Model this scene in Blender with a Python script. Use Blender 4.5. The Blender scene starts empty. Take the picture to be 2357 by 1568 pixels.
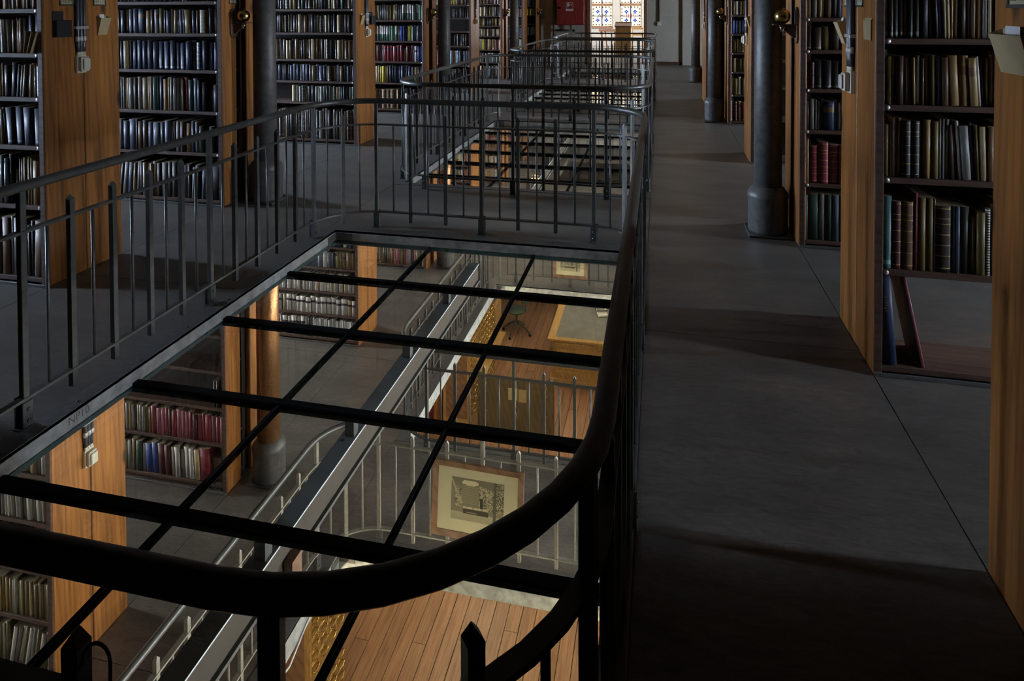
import bpy, bmesh, math, random
from mathutils import Matrix, Vector

scene = bpy.context.scene
COL = scene.collection
R = math.radians

# ------------------------------------------------------------------ camera
FPX, YAW, PITCH, ROLL, CYPX, CAM_Z = 1539.0, R(12.46), R(1.236), R(-0.19), 51.4, 1.62
fwd = Vector((-math.sin(YAW), math.cos(YAW), 0)); rgt = Vector((math.cos(YAW), math.sin(YAW), 0)); up = Vector((0, 0, 1))
f2 = fwd * math.cos(PITCH) - up * math.sin(PITCH); u2 = up * math.cos(PITCH) + fwd * math.sin(PITCH)
r3 = rgt * math.cos(ROLL) + u2 * math.sin(ROLL); u3 = u2 * math.cos(ROLL) - rgt * math.sin(ROLL)
cam_d = bpy.data.cameras.new('camera')
cam = bpy.data.objects.new('camera', cam_d); COL.objects.link(cam)
cam_d.sensor_width = 36.0
cam_d.lens = FPX / 2357 * 36.0
cam_d.shift_y = -(784 - CYPX) / 2357
cam_d.clip_start = 0.02; cam_d.clip_end = 200
m = Matrix.Identity(4)
for i in range(3):
    m[i][0] = r3[i]; m[i][1] = u3[i]; m[i][2] = -f2[i]
m[2][3] = CAM_Z
cam.matrix_world = m
scene.camera = cam

# ------------------------------------------------------------------ world, exposure
world = bpy.data.worlds.new('world'); scene.world = world; world.use_nodes = True
world.node_tree.nodes['Background'].inputs['Color'].default_value = (0.55, 0.68, 1.0, 1)
world.node_tree.nodes['Background'].inputs['Strength'].default_value = 1.0
vs = scene.view_settings
vs.view_transform = 'Standard'; vs.look = 'None'; vs.gamma = 1.0; vs.use_curve_mapping = False
vs.exposure = -0.08
SIDE_WINDOW = 150.0        # brightness of the daylit side windows, upper storey
SIDE_WINDOW_LEFT = 290.0  # the shelf side gets the stronger sky light
SIDE_WINDOW_MID = 190.0    # the same, storey below
END_WINDOW = 1.25         # stained glass at the far end
TUBE = 140.0              # fluorescent tubes of the ground floor
CEILING_LAMP = 8.0       # dim warm opal lamps under the gallery ceiling
scene.cycles.max_bounces = 6
scene.cycles.diffuse_bounces = 3
scene.cycles.glossy_bounces = 3
scene.cycles.transparent_max_bounces = 12
scene.cycles.use_adaptive_sampling = True
scene.cycles.adaptive_threshold = 0.05
scene.cycles.adaptive_min_samples = 20
scene.cycles.sample_clamp_indirect = 4.0
scene.cycles.use_light_tree = False
scene.cycles.caustics_reflective = False
scene.cycles.caustics_refractive = False

# ------------------------------------------------------------------ helpers
def tag(o, label, cat, group=None, kind=None):
    o['label'] = label; o['category'] = cat
    if group: o['group'] = group
    if kind: o['kind'] = kind
    return o

def empty(name, loc=(0, 0, 0), rz=0.0, parent=None):
    o = bpy.data.objects.new(name, None); COL.objects.link(o)
    o.location = loc; o.rotation_euler = (0, 0, rz); o.empty_display_size = 0.05
    if parent: o.parent = parent
    return o

def link(name, me, parent=None, loc=(0, 0, 0), rz=0.0):
    o = bpy.data.objects.new(name, me); COL.objects.link(o)
    o.location = loc
    if rz: o.rotation_euler = (0, 0, rz)
    if parent: o.parent = parent
    return o

def text_mesh(body, size, mat, extrude=0.0):
    fc = bpy.data.curves.new('lettering', 'FONT'); fc.body = body; fc.size = size; fc.align_x = 'CENTER'; fc.align_y = 'CENTER'; fc.extrude = extrude
    t = bpy.data.objects.new('lettering_curve', fc); COL.objects.link(t)
    me = bpy.data.meshes.new_from_object(t.evaluated_get(bpy.context.evaluated_depsgraph_get()))
    bpy.data.objects.remove(t); bpy.data.curves.remove(fc); me.name = 'lettering'; me.materials.clear(); me.materials.append(MAT[mat])
    return me

class MB:
    """collects geometry for ONE mesh"""
    def __init__(s):
        s.v = []; s.f = []; s.m = []; s.c = []; s.sm = []
    def add(s, vs_, fs, mat=0, col=None, smooth=False, cols=None, mats=None, sms=None):
        b = len(s.v); s.v += [tuple(p) for p in vs_]
        for i, f in enumerate(fs):
            s.f.append(tuple(b + k for k in f))
            s.m.append(mats[i] if mats else mat)
            s.c.append(cols[i] if cols else (col or (1, 1, 1)))
            s.sm.append(sms[i] if sms else smooth)
        return s
    def box(s, x0, x1, y0, y1, z0, z1, mat=0, col=None, M=None):
        p = [(x, y, z) for z in (z0, z1) for y in (y0, y1) for x in (x0, x1)]
        if M: p = [M @ Vector(q) for q in p]
        return s.add(p, [(0, 2, 3, 1), (4, 5, 7, 6), (0, 1, 5, 4), (2, 6, 7, 3), (0, 4, 6, 2), (1, 3, 7, 5)], mat, col)
    def bbox(s, x0, x1, y0, y1, z0, z1, b=0.003, mat=0, col=None, M=None):
        """box with chamfered edges"""
        xs, ys, zs = (x0, x1), (y0, y1), (z0, z1)
        p = []; idx = {}
        for i in (0, 1):
            for j in (0, 1):
                for k in (0, 1):
                    sx, sy, sz = (1, -1)[i], (1, -1)[j], (1, -1)[k]
                    for a in range(3):
                        q = [xs[i] + sx * b, ys[j] + sy * b, zs[k] + sz * b]
                        q[a] -= (sx, sy, sz)[a] * b
                        idx[i, j, k, a] = len(p); p.append(tuple(q))
        F = []
        for a in range(3):
            o1, o2 = [(1, 2), (0, 2), (0, 1)][a]
            for e in (0, 1):
                q = []
                for c in ((0, 0), (1, 0), (1, 1), (0, 1)):
                    t = [0, 0, 0]; t[a] = e; t[o1] = c[0]; t[o2] = c[1]; q.append(idx[t[0], t[1], t[2], a])
                F.append(q)
        for a in range(3):                       # edges along axis a
            o1, o2 = [(1, 2), (0, 2), (0, 1)][a]
            for e1 in (0, 1):
                for e2 in (0, 1):
                    t0 = [0, 0, 0]; t0[o1] = e1; t0[o2] = e2; t1 = list(t0); t1[a] = 1
                    F.append([idx[t0[0], t0[1], t0[2], o1], idx[t1[0], t1[1], t1[2], o1], idx[t1[0], t1[1], t1[2], o2], idx[t0[0], t0[1], t0[2], o2]])
        for i in (0, 1):
            for j in (0, 1):
                for k in (0, 1):
                    F.append([idx[i, j, k, 0], idx[i, j, k, 1], idx[i, j, k, 2]])
        if M: p = [M @ Vector(q) for q in p]
        return s.add(p, F, mat, col)
    def tube(s, pts, r, n=10, mat=0, col=None, closed=False, caps=True, flat=None):
        """sweep along pts; flat=(w,h) gives a flat bar instead of a round one"""
        pts = [Vector(p) for p in pts]; N = len(pts); rings = []
        for i, p in enumerate(pts):
            if closed: t = pts[(i + 1) % N] - pts[i - 1]
            else: t = pts[min(i + 1, N - 1)] - pts[max(i - 1, 0)]
            t.normalize()
            ref = Vector((0, 0, 1)) if abs(t.z) < 0.9 else Vector((1, 0, 0))
            a = t.cross(ref).normalized(); b = a.cross(t).normalized()
            if flat:
                w, h = flat[0] / 2, flat[1] / 2
                ring = [p + a * w + b * h, p - a * w + b * h, p - a * w - b * h, p + a * w - b * h]
            else:
                rr = r[i] if isinstance(r, (list, tuple)) else r
                ring = [p + a * (rr * math.cos(6.28318 * k / n)) + b * (rr * math.sin(6.28318 * k / n)) for k in range(n)]
            rings.append(ring)
        nn = 4 if flat else n
        V = [q for ring in rings for q in ring]; F = []; SM = []
        for i in range(N if closed else N - 1):
            j = (i + 1) % N
            for k in range(nn):
                F.append((i * nn + k, i * nn + (k + 1) % nn, j * nn + (k + 1) % nn, j * nn + k)); SM.append(not flat)
        if caps and not closed:
            F.append(tuple(reversed(range(nn)))); F.append(tuple((N - 1) * nn + k for k in range(nn))); SM += [False, False]
        return s.add(V, F, mat, col, sms=SM)
    def lathe(s, prof, cx=0, cy=0, n=24, mat=0, col=None, axis='z', cz=0):
        V = []; F = []
        for (r, z) in prof:
            for k in range(n):
                c, d = math.cos(6.28318 * k / n) * r, math.sin(6.28318 * k / n) * r
                V.append((cx + c, cy + d, cz + z) if axis == 'z' else ((cx + z, cy + c, cz + d) if axis == 'x' else (cx + c, cy + z, cz + d)))
        for i in range(len(prof) - 1):
            for k in range(n):
                F.append((i * n + k, i * n + (k + 1) % n, (i + 1) * n + (k + 1) % n, (i + 1) * n + k))
        SM = [True] * len(F)
        if prof[0][0] > 1e-5: F.append(tuple(reversed(range(n)))); SM.append(False)
        if prof[-1][0] > 1e-5: F.append(tuple((len(prof) - 1) * n + k for k in range(n))); SM.append(False)
        return s.add(V, F, mat, col, sms=SM)
    def prism(s, poly, a0, a1, axis='x', mat=0, col=None):
        n = len(poly)
        def P(u, w, a): return (a, u, w) if axis == 'x' else ((u, a, w) if axis == 'y' else (u, w, a))
        V = [P(u, w, a0) for u, w in poly] + [P(u, w, a1) for u, w in poly]
        F = [(k, (k + 1) % n, n + (k + 1) % n, n + k) for k in range(n)] + [tuple(reversed(range(n))), tuple(range(n, 2 * n))]
        return s.add(V, F, mat, col)
    def mesh(s, name, mats):
        me = bpy.data.meshes.new(name)
        me.from_pydata(s.v, [], s.f); me.update()
        for mt in (mats if isinstance(mats, (list, tuple)) else [mats]): me.materials.append(MAT[mt])
        me.polygons.foreach_set('material_index', s.m)
        me.polygons.foreach_set('use_smooth', s.sm)
        if any(c != (1, 1, 1) for c in s.c):
            at = me.color_attributes.new('tint', 'FLOAT_COLOR', 'CORNER')
            buf = []
            for p, c in zip(s.f, s.c): buf += [c[0], c[1], c[2], 1.0] * len(p)
            at.data.foreach_set('color', buf)
        bm = bmesh.new(); bm.from_mesh(me); bmesh.ops.recalc_face_normals(bm, faces=bm.faces); bm.to_mesh(me); bm.free()
        return me
    def build(s, name, mats, parent=None, loc=(0, 0, 0), rz=0.0):
        return link(name, s.mesh(name, mats), parent, loc, rz)

# ------------------------------------------------------------------ materials
MAT = {}
def new_mat(name):
    mt = bpy.data.materials.new(name); mt.use_nodes = True; MAT[name] = mt
    nt = mt.node_tree; b = nt.nodes['Principled BSDF']
    return mt, nt, b
def ramp(nt, fac, stops):
    r = nt.nodes.new('ShaderNodeValToRGB'); nt.links.new(fac, r.inputs[0])
    el = r.color_ramp.elements
    while len(el) < len(stops): el.new(0.5)
    for e, (p, c) in zip(el, stops): e.position = p; e.color = (c[0], c[1], c[2], 1)
    return r.outputs[0]
def coords(nt, scale, kind='Object', rot=(0, 0, 0)):
    t = nt.nodes.new('ShaderNodeTexCoord'); mp = nt.nodes.new('ShaderNodeMapping')
    nt.links.new(t.outputs[kind], mp.inputs[0]); mp.inputs['Scale'].default_value = scale; mp.inputs['Rotation'].default_value = rot
    return mp.outputs[0]
def noise(nt, vec, scale=1.0, detail=4.0, rough=0.55, dist=0.0):
    n = nt.nodes.new('ShaderNodeTexNoise'); nt.links.new(vec, n.inputs['Vector'])
    n.inputs['Scale'].default_value = scale; n.inputs['Detail'].default_value = detail
    n.inputs['Roughness'].default_value = rough; n.inputs['Distortion'].default_value = dist
    return n.outputs[0]
def mixc(nt, a, b, fac, mode='MIX'):
    x = nt.nodes.new('ShaderNodeMix'); x.data_type = 'RGBA'; x.blend_type = mode
    for sock, val in ((x.inputs[0], fac), (x.inputs[6], a), (x.inputs[7], b)):
        if hasattr(val, 'links'): nt.links.new(val, sock)
        elif isinstance(val, (int, float)): sock.default_value = val
        else: sock.default_value = (*val, 1)
    return x.outputs[2]
def bump(nt, b, height, strength=0.2, dist=0.01):
    n = nt.nodes.new('ShaderNodeBump'); nt.links.new(height, n.inputs['Height'])
    n.inputs['Strength'].default_value = strength; n.inputs['Distance'].default_value = dist
    nt.links.new(n.outputs[0], b.inputs['Normal'])
def plain(name, col, rough=0.5, metal=0.0, var=0.25, nscale=18, coat=0.0, bmp=0.0):
    mt, nt, b = new_mat(name)
    n = noise(nt, coords(nt, (1, 1, 1)), nscale, 5, 0.6)
    lo = tuple(c * (1 - var) for c in col); hi = tuple(min(1, c * (1 + var)) for c in col)
    nt.links.new(ramp(nt, n, [(0.3, lo), (0.7, hi)]), b.inputs['Base Color'])
    b.inputs['Roughness'].default_value = rough; b.inputs['Metallic'].default_value = metal
    b.inputs['Coat Weight'].default_value = coat
    if bmp: bump(nt, b, n, bmp, 0.004)
    return mt
def wood(name, dark, light, knot, scale=(9, 9, 0.7), rough=0.35, coat=0.25, knots=True, wave=0.35):
    mt, nt, b = new_mat(name)
    v = coords(nt, scale)
    g = noise(nt, v, 2.2, 7, 0.62, 0.6)
    c = ramp(nt, g, [(0.32, dark), (0.47, tuple((d + l) / 2 for d, l in zip(dark, light))), (0.66, light)])
    w = nt.nodes.new('ShaderNodeTexWave'); nt.links.new(v, w.inputs['Vector'])
    w.wave_type = 'BANDS'; w.bands_direction = 'DIAGONAL'
    w.inputs['Scale'].default_value = 1.6; w.inputs['Distortion'].default_value = 5.0; w.inputs['Detail'].default_value = 3; w.inputs['Detail Scale'].default_value = 1.5
    c = mixc(nt, c, ramp(nt, w.outputs[0], [(0.0, tuple(d * 0.75 for d in dark)), (0.6, light)]), wave)
    if knots:
        k = nt.nodes.new('ShaderNodeTexVoronoi'); nt.links.new(coords(nt, tuple(q * 0.42 for q in (11, 11, 6))), k.inputs['Vector'])
        k.inputs['Scale'].default_value = 1.0; k.inputs['Randomness'].default_value = 1.0
        c = mixc(nt, knot, c, ramp(nt, k.outputs['Distance'], [(0.09, (0, 0, 0)), (0.17, (1, 1, 1))]))
    nt.links.new(c, b.inputs['Base Color'])
    b.inputs['Roughness'].default_value = rough; b.inputs['Coat Weight'].default_value = coat; b.inputs['Coat Roughness'].default_value = 0.25
    bump(nt, b, g, 0.12, 0.003)
    return mt
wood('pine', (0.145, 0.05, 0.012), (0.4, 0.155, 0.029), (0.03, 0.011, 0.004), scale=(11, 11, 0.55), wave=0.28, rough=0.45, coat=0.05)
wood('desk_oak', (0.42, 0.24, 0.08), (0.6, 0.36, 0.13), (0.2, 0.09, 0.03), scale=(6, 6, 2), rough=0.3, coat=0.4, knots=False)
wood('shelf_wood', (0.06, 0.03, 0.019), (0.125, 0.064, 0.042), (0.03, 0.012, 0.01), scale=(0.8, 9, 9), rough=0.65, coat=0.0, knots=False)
wood('plank_wood', (0.27, 0.13, 0.078), (0.53, 0.31, 0.19), (0.2, 0.08, 0.04), scale=(14, 0.8, 14), rough=0.42, coat=0.1, knots=False, wave=0.15)
wood('frame_wood', (0.17, 0.085, 0.045), (0.3, 0.17, 0.1), (0.1, 0.05, 0.03), scale=(3, 3, 3), rough=0.45, coat=0.1, knots=False)
wood('dark_board', (0.07, 0.055, 0.03), (0.13, 0.1, 0.055), (0.04, 0.03, 0.015), scale=(5, 5, 1.2), rough=0.5, coat=0.1, knots=False)
plain('iron', (0.1, 0.102, 0.098), 0.38, 0.35, 0.2, 30, bmp=0.05)
plain('iron_lit', (0.3, 0.285, 0.24), 0.42, 0.1, 0.15, 30)  # same rail iron, lightened in colour as if lit
plain('iron_light', (0.14, 0.14, 0.135), 0.45, 0.3, 0.2, 30)
plain('column_iron', (0.085, 0.08, 0.075), 0.5, 0.15, 0.35, 22, bmp=0.25)
plain('column_rust', (0.3, 0.14, 0.05), 0.3, 0.65, 0.3, 60, bmp=0.3)
plain('galvanised', (0.4, 0.42, 0.42), 0.55, 0.2, 0.35, 14, bmp=0.1)
plain('girder_lit', (0.72, 0.76, 0.8), 0.6, 0.0, 0.08, 6)  # girder top, whitened to stand in for light from above
plain('girder_shaded', (0.05, 0.038, 0.024), 0.75, 0.0, 0.2, 8)  # girder web, shade of its side put into a darker brown
plain('black_bar', (0.005, 0.005, 0.005), 0.85, 0.0, 0.1, 10)
MAT['black_bar'].node_tree.nodes['Principled BSDF'].inputs['Specular IOR Level'].default_value = 0.15
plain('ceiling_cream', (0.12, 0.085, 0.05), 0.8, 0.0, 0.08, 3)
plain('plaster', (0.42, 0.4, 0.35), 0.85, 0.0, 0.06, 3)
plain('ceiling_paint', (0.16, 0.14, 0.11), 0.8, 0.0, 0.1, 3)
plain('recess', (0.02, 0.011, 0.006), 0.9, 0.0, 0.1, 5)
plain('brass', (0.55, 0.38, 0.13), 0.22, 1.0, 0.15, 20)
plain('gold_brass', (0.85, 0.62, 0.2), 0.25, 1.0, 0.15, 20)
plain('chrome', (0.75, 0.75, 0.72), 0.15, 1.0, 0.05, 10)
plain('plastic_cream', (0.62, 0.59, 0.48), 0.4, 0.0, 0.05, 8)
plain('plastic_grey', (0.5, 0.5, 0.5), 0.35, 0.3, 0.05, 8)
plain('conduit_grey', (0.05, 0.055, 0.065), 0.28, 0.2, 0.1, 8)
plain('black_card', (0.012, 0.012, 0.014), 0.6, 0.0, 0.1, 8)
plain('paper_tan', (0.4, 0.31, 0.17), 0.7, 0.0, 0.08, 9)
plain('paper_white', (0.7, 0.7, 0.72), 0.7, 0.0, 0.04, 9)
plain('label_cream', (0.5, 0.44, 0.27), 0.6, 0.0, 0.06, 9)
plain('ink', (0.03, 0.025, 0.02), 0.6, 0.0, 0.05, 9)
plain('red_paint', (0.3, 0.035, 0.03), 0.4, 0.0, 0.1, 4)
plain('leather_grey_sheen', (0.2, 0.2, 0.2), 0.25, 0.0, 0.15, 6)  # grey leather, base colour lightened for the window light it reflects
plain('seat_green', (0.07, 0.11, 0.09), 0.3, 0.0, 0.15, 8)
plain('mount_card', (0.62, 0.58, 0.38), 0.75, 0.0, 0.05, 4)
plain('glass_edge', (0.012, 0.055, 0.06), 0.15, 0.0, 0.1, 8)
plain('brown_trim', (0.07, 0.04, 0.025), 0.5, 0.0, 0.1, 6)

def floor_mat(name, base, warm):
    mt, nt, b = new_mat(name)
    n1 = noise(nt, coords(nt, (1.2, 3.0, 1)), 1.3, 6, 0.6, 0.4)
    n2 = noise(nt, coords(nt, (6, 22, 6)), 2.0, 5, 0.7, 1.2)
    c = ramp(nt, n1, [(0.3, tuple(q * 0.72 for q in base)), (0.55, base), (0.75, warm)])
    c = mixc(nt, c, ramp(nt, n2, [(0.36, (0.4, 0.38, 0.36)), (0.64, (1.2, 1.2, 1.2))]), 0.55, 'MULTIPLY')
    n3 = noise(nt, coords(nt, (0.8, 5, 1)), 3.0, 8, 0.75, 2.5)
    c = mixc(nt, c, ramp(nt, n3, [(0.30, (0.25, 0.22, 0.2)), (0.36, (1, 1, 1)), (0.66, (1, 1, 1)), (0.72, (1.35, 1.35, 1.35))]), 0.5, 'MULTIPLY')
    nt.links.new(c, b.inputs['Base Color'])
    nt.links.new(ramp(nt, n2, [(0.3, (0.32,) * 3), (0.75, (0.55,) * 3)]), b.inputs['Roughness'])
    bump(nt, b, n2, 0.06, 0.003)
floor_mat('linoleum', (0.155, 0.14, 0.125), (0.21, 0.175, 0.14))

def tinted(name, rough=0.42, coat=0.15, wear=True, emit=0.0):
    """colour per face from the attribute: book cloth, prints, stained glass"""
    mt, nt, b = new_mat(name)
    a = nt.nodes.new('ShaderNodeAttribute'); a.attribute_name = 'tint'
    c = a.outputs['Color']
    if wear:
        n = noise(nt, coords(nt, (40, 40, 8)), 1.5, 6, 0.65)
        c = mixc(nt, c, ramp(nt, n, [(0.3, (0.6, 0.6, 0.6)), (0.66, (1.25, 1.2, 1.15))]), 0.6, 'MULTIPLY')
        bump(nt, b, n, 0.15, 0.002)
    nt.links.new(c, b.inputs['Base Color'])
    b.inputs['Roughness'].default_value = rough; b.inputs['Coat Weight'].default_value = coat; b.inputs['Coat Roughness'].default_value = 0.3
    if emit:
        nt.links.new(c, b.inputs['Emission Color']); b.inputs['Emission Strength'].default_value = emit
tinted('book_cloth', 0.5, 0.08)
tinted('print', 0.35, 0.3, wear=False)
tinted('stained_glass', 0.3, 0.2, wear=False, emit=END_WINDOW)
MAT['stained_glass'].cycles.emission_sampling = 'NONE'

def lamp_mat(name, col, s):
    mt, nt, b = new_mat(name)
    b.inputs['Base Color'].default_value = (*[min(1, q) for q in col], 1)
    b.inputs['Emission Color'].default_value = (*col, 1); b.inputs['Emission Strength'].default_value = s
lamp_mat('sky_pane_upper', (0.74, 0.85, 1.0), SIDE_WINDOW)
lamp_mat('sky_pane_left', (0.6, 0.76, 1.0), SIDE_WINDOW_LEFT)
lamp_mat('sky_pane_mid', (0.95, 0.93, 0.92), SIDE_WINDOW_MID)
lamp_mat('far_fill_glow', (0.95, 0.95, 1.0), 36.0)  # glow of the added, unseen panels that brighten the far room
lamp_mat('tube_glow', (1.0, 0.82, 0.52), TUBE)
lamp_mat('ceiling_glow', (1.0, 0.62, 0.26), CEILING_LAMP)

def glass_mat(name, tint, ior=1.5, boost=1.0):
    mt = bpy.data.materials.new(name); mt.use_nodes = True; MAT[name] = mt
    nt = mt.node_tree; nt.nodes.clear()
    out = nt.nodes.new('ShaderNodeOutputMaterial'); mx = nt.nodes.new('ShaderNodeMixShader')
    tr = nt.nodes.new('ShaderNodeBsdfTransparent'); gl = nt.nodes.new('ShaderNodeBsdfGlossy'); fr = nt.nodes.new('ShaderNodeLayerWeight'); fr.inputs[0].default_value = 0.5
    pw_ = nt.nodes.new('ShaderNodeMath'); pw_.operation = 'POWER'; pw_.inputs[1].default_value = 5.0; nt.links.new(fr.outputs['Facing'], pw_.inputs[0])
    ma = nt.nodes.new('ShaderNodeMath'); ma.operation = 'MULTIPLY_ADD'; f0 = ((ior - 1) / (ior + 1)) ** 2; ma.inputs[1].default_value = 1 - f0; ma.inputs[2].default_value = f0; nt.links.new(pw_.outputs[0], ma.inputs[0])
    tr.inputs[0].default_value = (*tint, 1); gl.inputs['Roughness'].default_value = 0.0
    n = noise(nt, coords(nt, (1, 1, 1)), 3.0, 2, 0.5)
    rr = ramp(nt, n, [(0.35, (0.0, 0.0, 0.0)), (0.8, (0.012,) * 3)]); nt.links.new(rr, gl.inputs['Roughness'])
    nt.links.new(ma.outputs[0], mx.inputs[0]); nt.links.new(tr.outputs[0], mx.inputs[1]); nt.links.new(gl.outputs[0], mx.inputs[2])
    nt.links.new(mx.outputs[0], out.inputs[0])
glass_mat('floor_glass', (0.93, 0.96, 0.95))
glass_mat('lamp_glass', (0.75, 0.7, 0.5), 1.6)

# ------------------------------------------------------------------ layout of the place (metres; camera stands at x=0, y=0, floor z=0)
STOREY = 2.39
XL, XR = -3.48, 0.92                    # bookcase ends along the two aisles
WALL_L, WALL_R = -8.1, 5.55
Y_BACK, Y_NEAR = 19.3, -1.6
OPEN = [(0.68, 4.60), (5.65, 9.48), (10.42, 14.22), (14.98, 17.88)]   # guard-rail lines of the floor openings
RX0, RX1 = -2.40, -0.09                 # guard-rail lines in x
HX0, HX1 = -2.39, -0.075                # hole in the floor
def hole(o): return (o[0] + 0.09, o[1] - 0.04)
BOOK_Y = [(1.60, 2.13), (3.19, 3.74), (4.80, 5.32), (7.27, 7.80), (9.62, 10.15), (12.15, 12.75), (14.70, 15.30), (17.05, 17.65)]
COL_Y = [5.06, 9.88, 15.0]
GAPS = [(2.17, 2.6), (3.79, 4.22), (6.4, 7.0), (8.75, 9.35), (11.25, 11.85), (13.8, 14.4), (16.1, 16.7)]

# ------------------------------------------------------------------ setting: floors
def slab_with_holes(mb, x0, x1, y0, y1, z0, z1):
    ys = y0
    for o in OPEN:
        a, b = hole(o)
        mb.box(x0, x1, ys, a, z0, z1)
        mb.box(x0, HX0, a, b, z0, z1); mb.box(HX1, x1, a, b, z0, z1)
        ys = b
    mb.box(x0, x1, ys, y1, z0, z1)
def storey_floor(name, zf, label):
    root = empty(name, (0, 0, zf))
    tag(root, label, 'floor', kind='structure')
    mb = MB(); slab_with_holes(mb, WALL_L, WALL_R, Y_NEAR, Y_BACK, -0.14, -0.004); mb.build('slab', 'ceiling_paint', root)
    g = 0.0022
    def sheet(x0, x1, y0, y1):
        MB().box(x0 + g, x1 - g, y0 + g, y1 - g, -0.004, 0.0).build('linoleum_sheet', 'linoleum', root)
    ys = [Y_NEAR, 0.0, 3.39, 7.05, 10.3, 14.1, Y_BACK]
    for a, b in zip(ys[:-1], ys[1:]):               # alcove sheets beyond the bookcase ends
        sheet(WALL_L, XL, a, b); sheet(XR, WALL_R, a, b)
        sheet(XL, HX0, a, b); sheet(HX1, XR, a, b)  # the two aisles
    y = Y_NEAR
    for o in OPEN:                                  # bridges between the openings
        a, b = hole(o); sheet(HX0, HX1, y, a); y = b
    sheet(HX0, HX1, y, Y_BACK)
    return root
storey_floor('floor', 0.0, 'worn grey linoleum floor of the upper gallery aisles')
storey_floor('floor_middle', -STOREY, 'grey linoleum floor of the storey seen through the glass')

ZG = -2 * STOREY
gf = empty('floor_ground', (0, 0, ZG)); tag(gf, 'reddish pine plank floor of the reading room far below', 'floor', kind='structure')
MB().box(WALL_L, WALL_R, Y_NEAR, Y_BACK + 1, -0.1, -0.012).build('subfloor', 'recess', gf)
rnd = random.Random(5)
pw = 0.146
plank_meshes = []
for L in (1.7, 2.1, 2.6, 3.1):
    for v in range(2):
        mb = MB(); mb.bbox(0.003, pw - 0.003, 0.002, L - 0.002, -0.022, 0.0, 0.0015); me = mb.mesh('plank', 'plank_wood'); plank_meshes.append((L, me))
x = -3.6
while x < 0.5:
    y = 3.4 + rnd.random() * -1.5
    while y < 16.0:
        L, me = rnd.choice(plank_meshes)
        o = link('plank', me, gf, (x, y, 0))
        y += L
    x += pw
# plank tone differs board by board: shared meshes get a tint from the object's position in the material
nt = MAT['plank_wood'].node_tree
oi = nt.nodes.new('ShaderNodeObjectInfo')
bs = nt.nodes['Principled BSDF']; src = bs.inputs['Base Color'].links[0].from_socket
nt.links.new(mixc(nt, src, ramp(nt, oi.outputs['Random'], [(0.0, (0.75, 0.7, 0.68)), (1.0, (1.1, 1.05, 1.0))]), 0.8, 'MULTIPLY'), bs.inputs['Base Color'])
va = None
for n in nt.nodes:
    if n.type == 'TEX_COORD':
        ad = nt.nodes.new('ShaderNodeVectorMath'); ad.operation = 'ADD'
        cb = nt.nodes.new('ShaderNodeCombineXYZ'); mu = nt.nodes.new('ShaderNodeMath'); mu.operation = 'MULTIPLY'; mu.inputs[1].default_value = 40.0
        nt.links.new(oi.outputs['Random'], mu.inputs[0]); nt.links.new(mu.outputs[0], cb.inputs[0]); nt.links.new(mu.outputs[0], cb.inputs[1])
        for lk in list(n.outputs['Object'].links):
            nt.links.new(ad.outputs[0], lk.to_socket)
        nt.links.new(n.outputs['Object'], ad.inputs[0]); nt.links.new(cb.outputs[0], ad.inputs[1])
        break

# ------------------------------------------------------------------ setting: walls, windows, ceiling
ZT = 2.46
def side_wall(name, x, sgn, label):
    root = empty(name, (x, 0, 0)); tag(root, label, 'wall', kind='structure')
    t = 0.25 * sgn
    xa, xb = (0, t) if t > 0 else (t, 0)
    for zf, zt, tag_ in ((0.0, ZT, 'u'), (-STOREY, -0.14, 'm')):
        mb = MB(); y = Y_NEAR
        zs, zh = zf + 0.55, zf + 2.05
        for (a, b) in GAPS:
            mb.box(xa, xb, y, a, zf, zt); mb.box(xa, xb, a, b, zf, zs); mb.box(xa, xb, a, b, zh, zt); y = b
        mb.box(xa, xb, y, Y_BACK, zf, zt)
        mb.build('masonry', 'plaster', root)
    MB().box(xa, xb, Y_NEAR, Y_BACK + 1, ZG - 0.1, -STOREY - 0.004).build('masonry', 'plaster', root)
side_wall('wall_left', WALL_L, -1, 'pale plaster side wall with alcove windows behind the bookcases')
side_wall('wall_right', WALL_R, 1, 'pale plaster side wall with alcove windows behind the aisle cases')
wn = 0
for sx, x in ((-1, WALL_L), (1, WALL_R)):
    for zf, mt in ((0.0, 'sky_pane_upper' if sx > 0 else 'sky_pane_left'), (-STOREY, 'sky_pane_mid')):
        for (a, b) in GAPS:
            wn += 1
            w = empty('window_%d' % wn, (x + sx * 0.12, (a + b) / 2, zf + 0.55)); tag(w, 'daylit alcove window with frosted panes', 'window', 'alcove windows', 'structure')
            hw = (b - a) / 2
            mb = MB()
            for y0, y1, z0, z1 in ((-hw, -hw + 0.05, 0, 1.5), (hw - 0.05, hw, 0, 1.5), (-hw, hw, 0, 0.05), (-hw, hw, 1.45, 1.5), (-0.02, 0.02, 0, 1.5), (-hw, hw, 0.95, 0.99)):
                mb.box(-0.03, 0.03, y0, y1, z0, z1)
            mb.build('window_frame', 'brown_trim', w)
            for y0, y1 in ((-hw + 0.05, -0.02), (0.02, hw - 0.05)):
                for z0, z1 in ((0.05, 0.95), (0.99, 1.45)):
                    MB().box(-0.004, 0.004, y0, y1, z0, z1).build('pane', mt, w)
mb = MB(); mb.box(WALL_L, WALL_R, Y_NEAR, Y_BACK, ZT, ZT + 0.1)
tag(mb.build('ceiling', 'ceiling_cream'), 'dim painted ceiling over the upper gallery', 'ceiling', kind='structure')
for z0, z1, nm in ((ZG - .1, ZT, 'wall_near'),):
    tag(MB().box(WALL_L, WALL_R, Y_NEAR - 0.2, Y_NEAR, z0, z1).build(nm, 'plaster'), 'plain plaster wall behind the viewpoint', 'wall', kind='structure')
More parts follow.
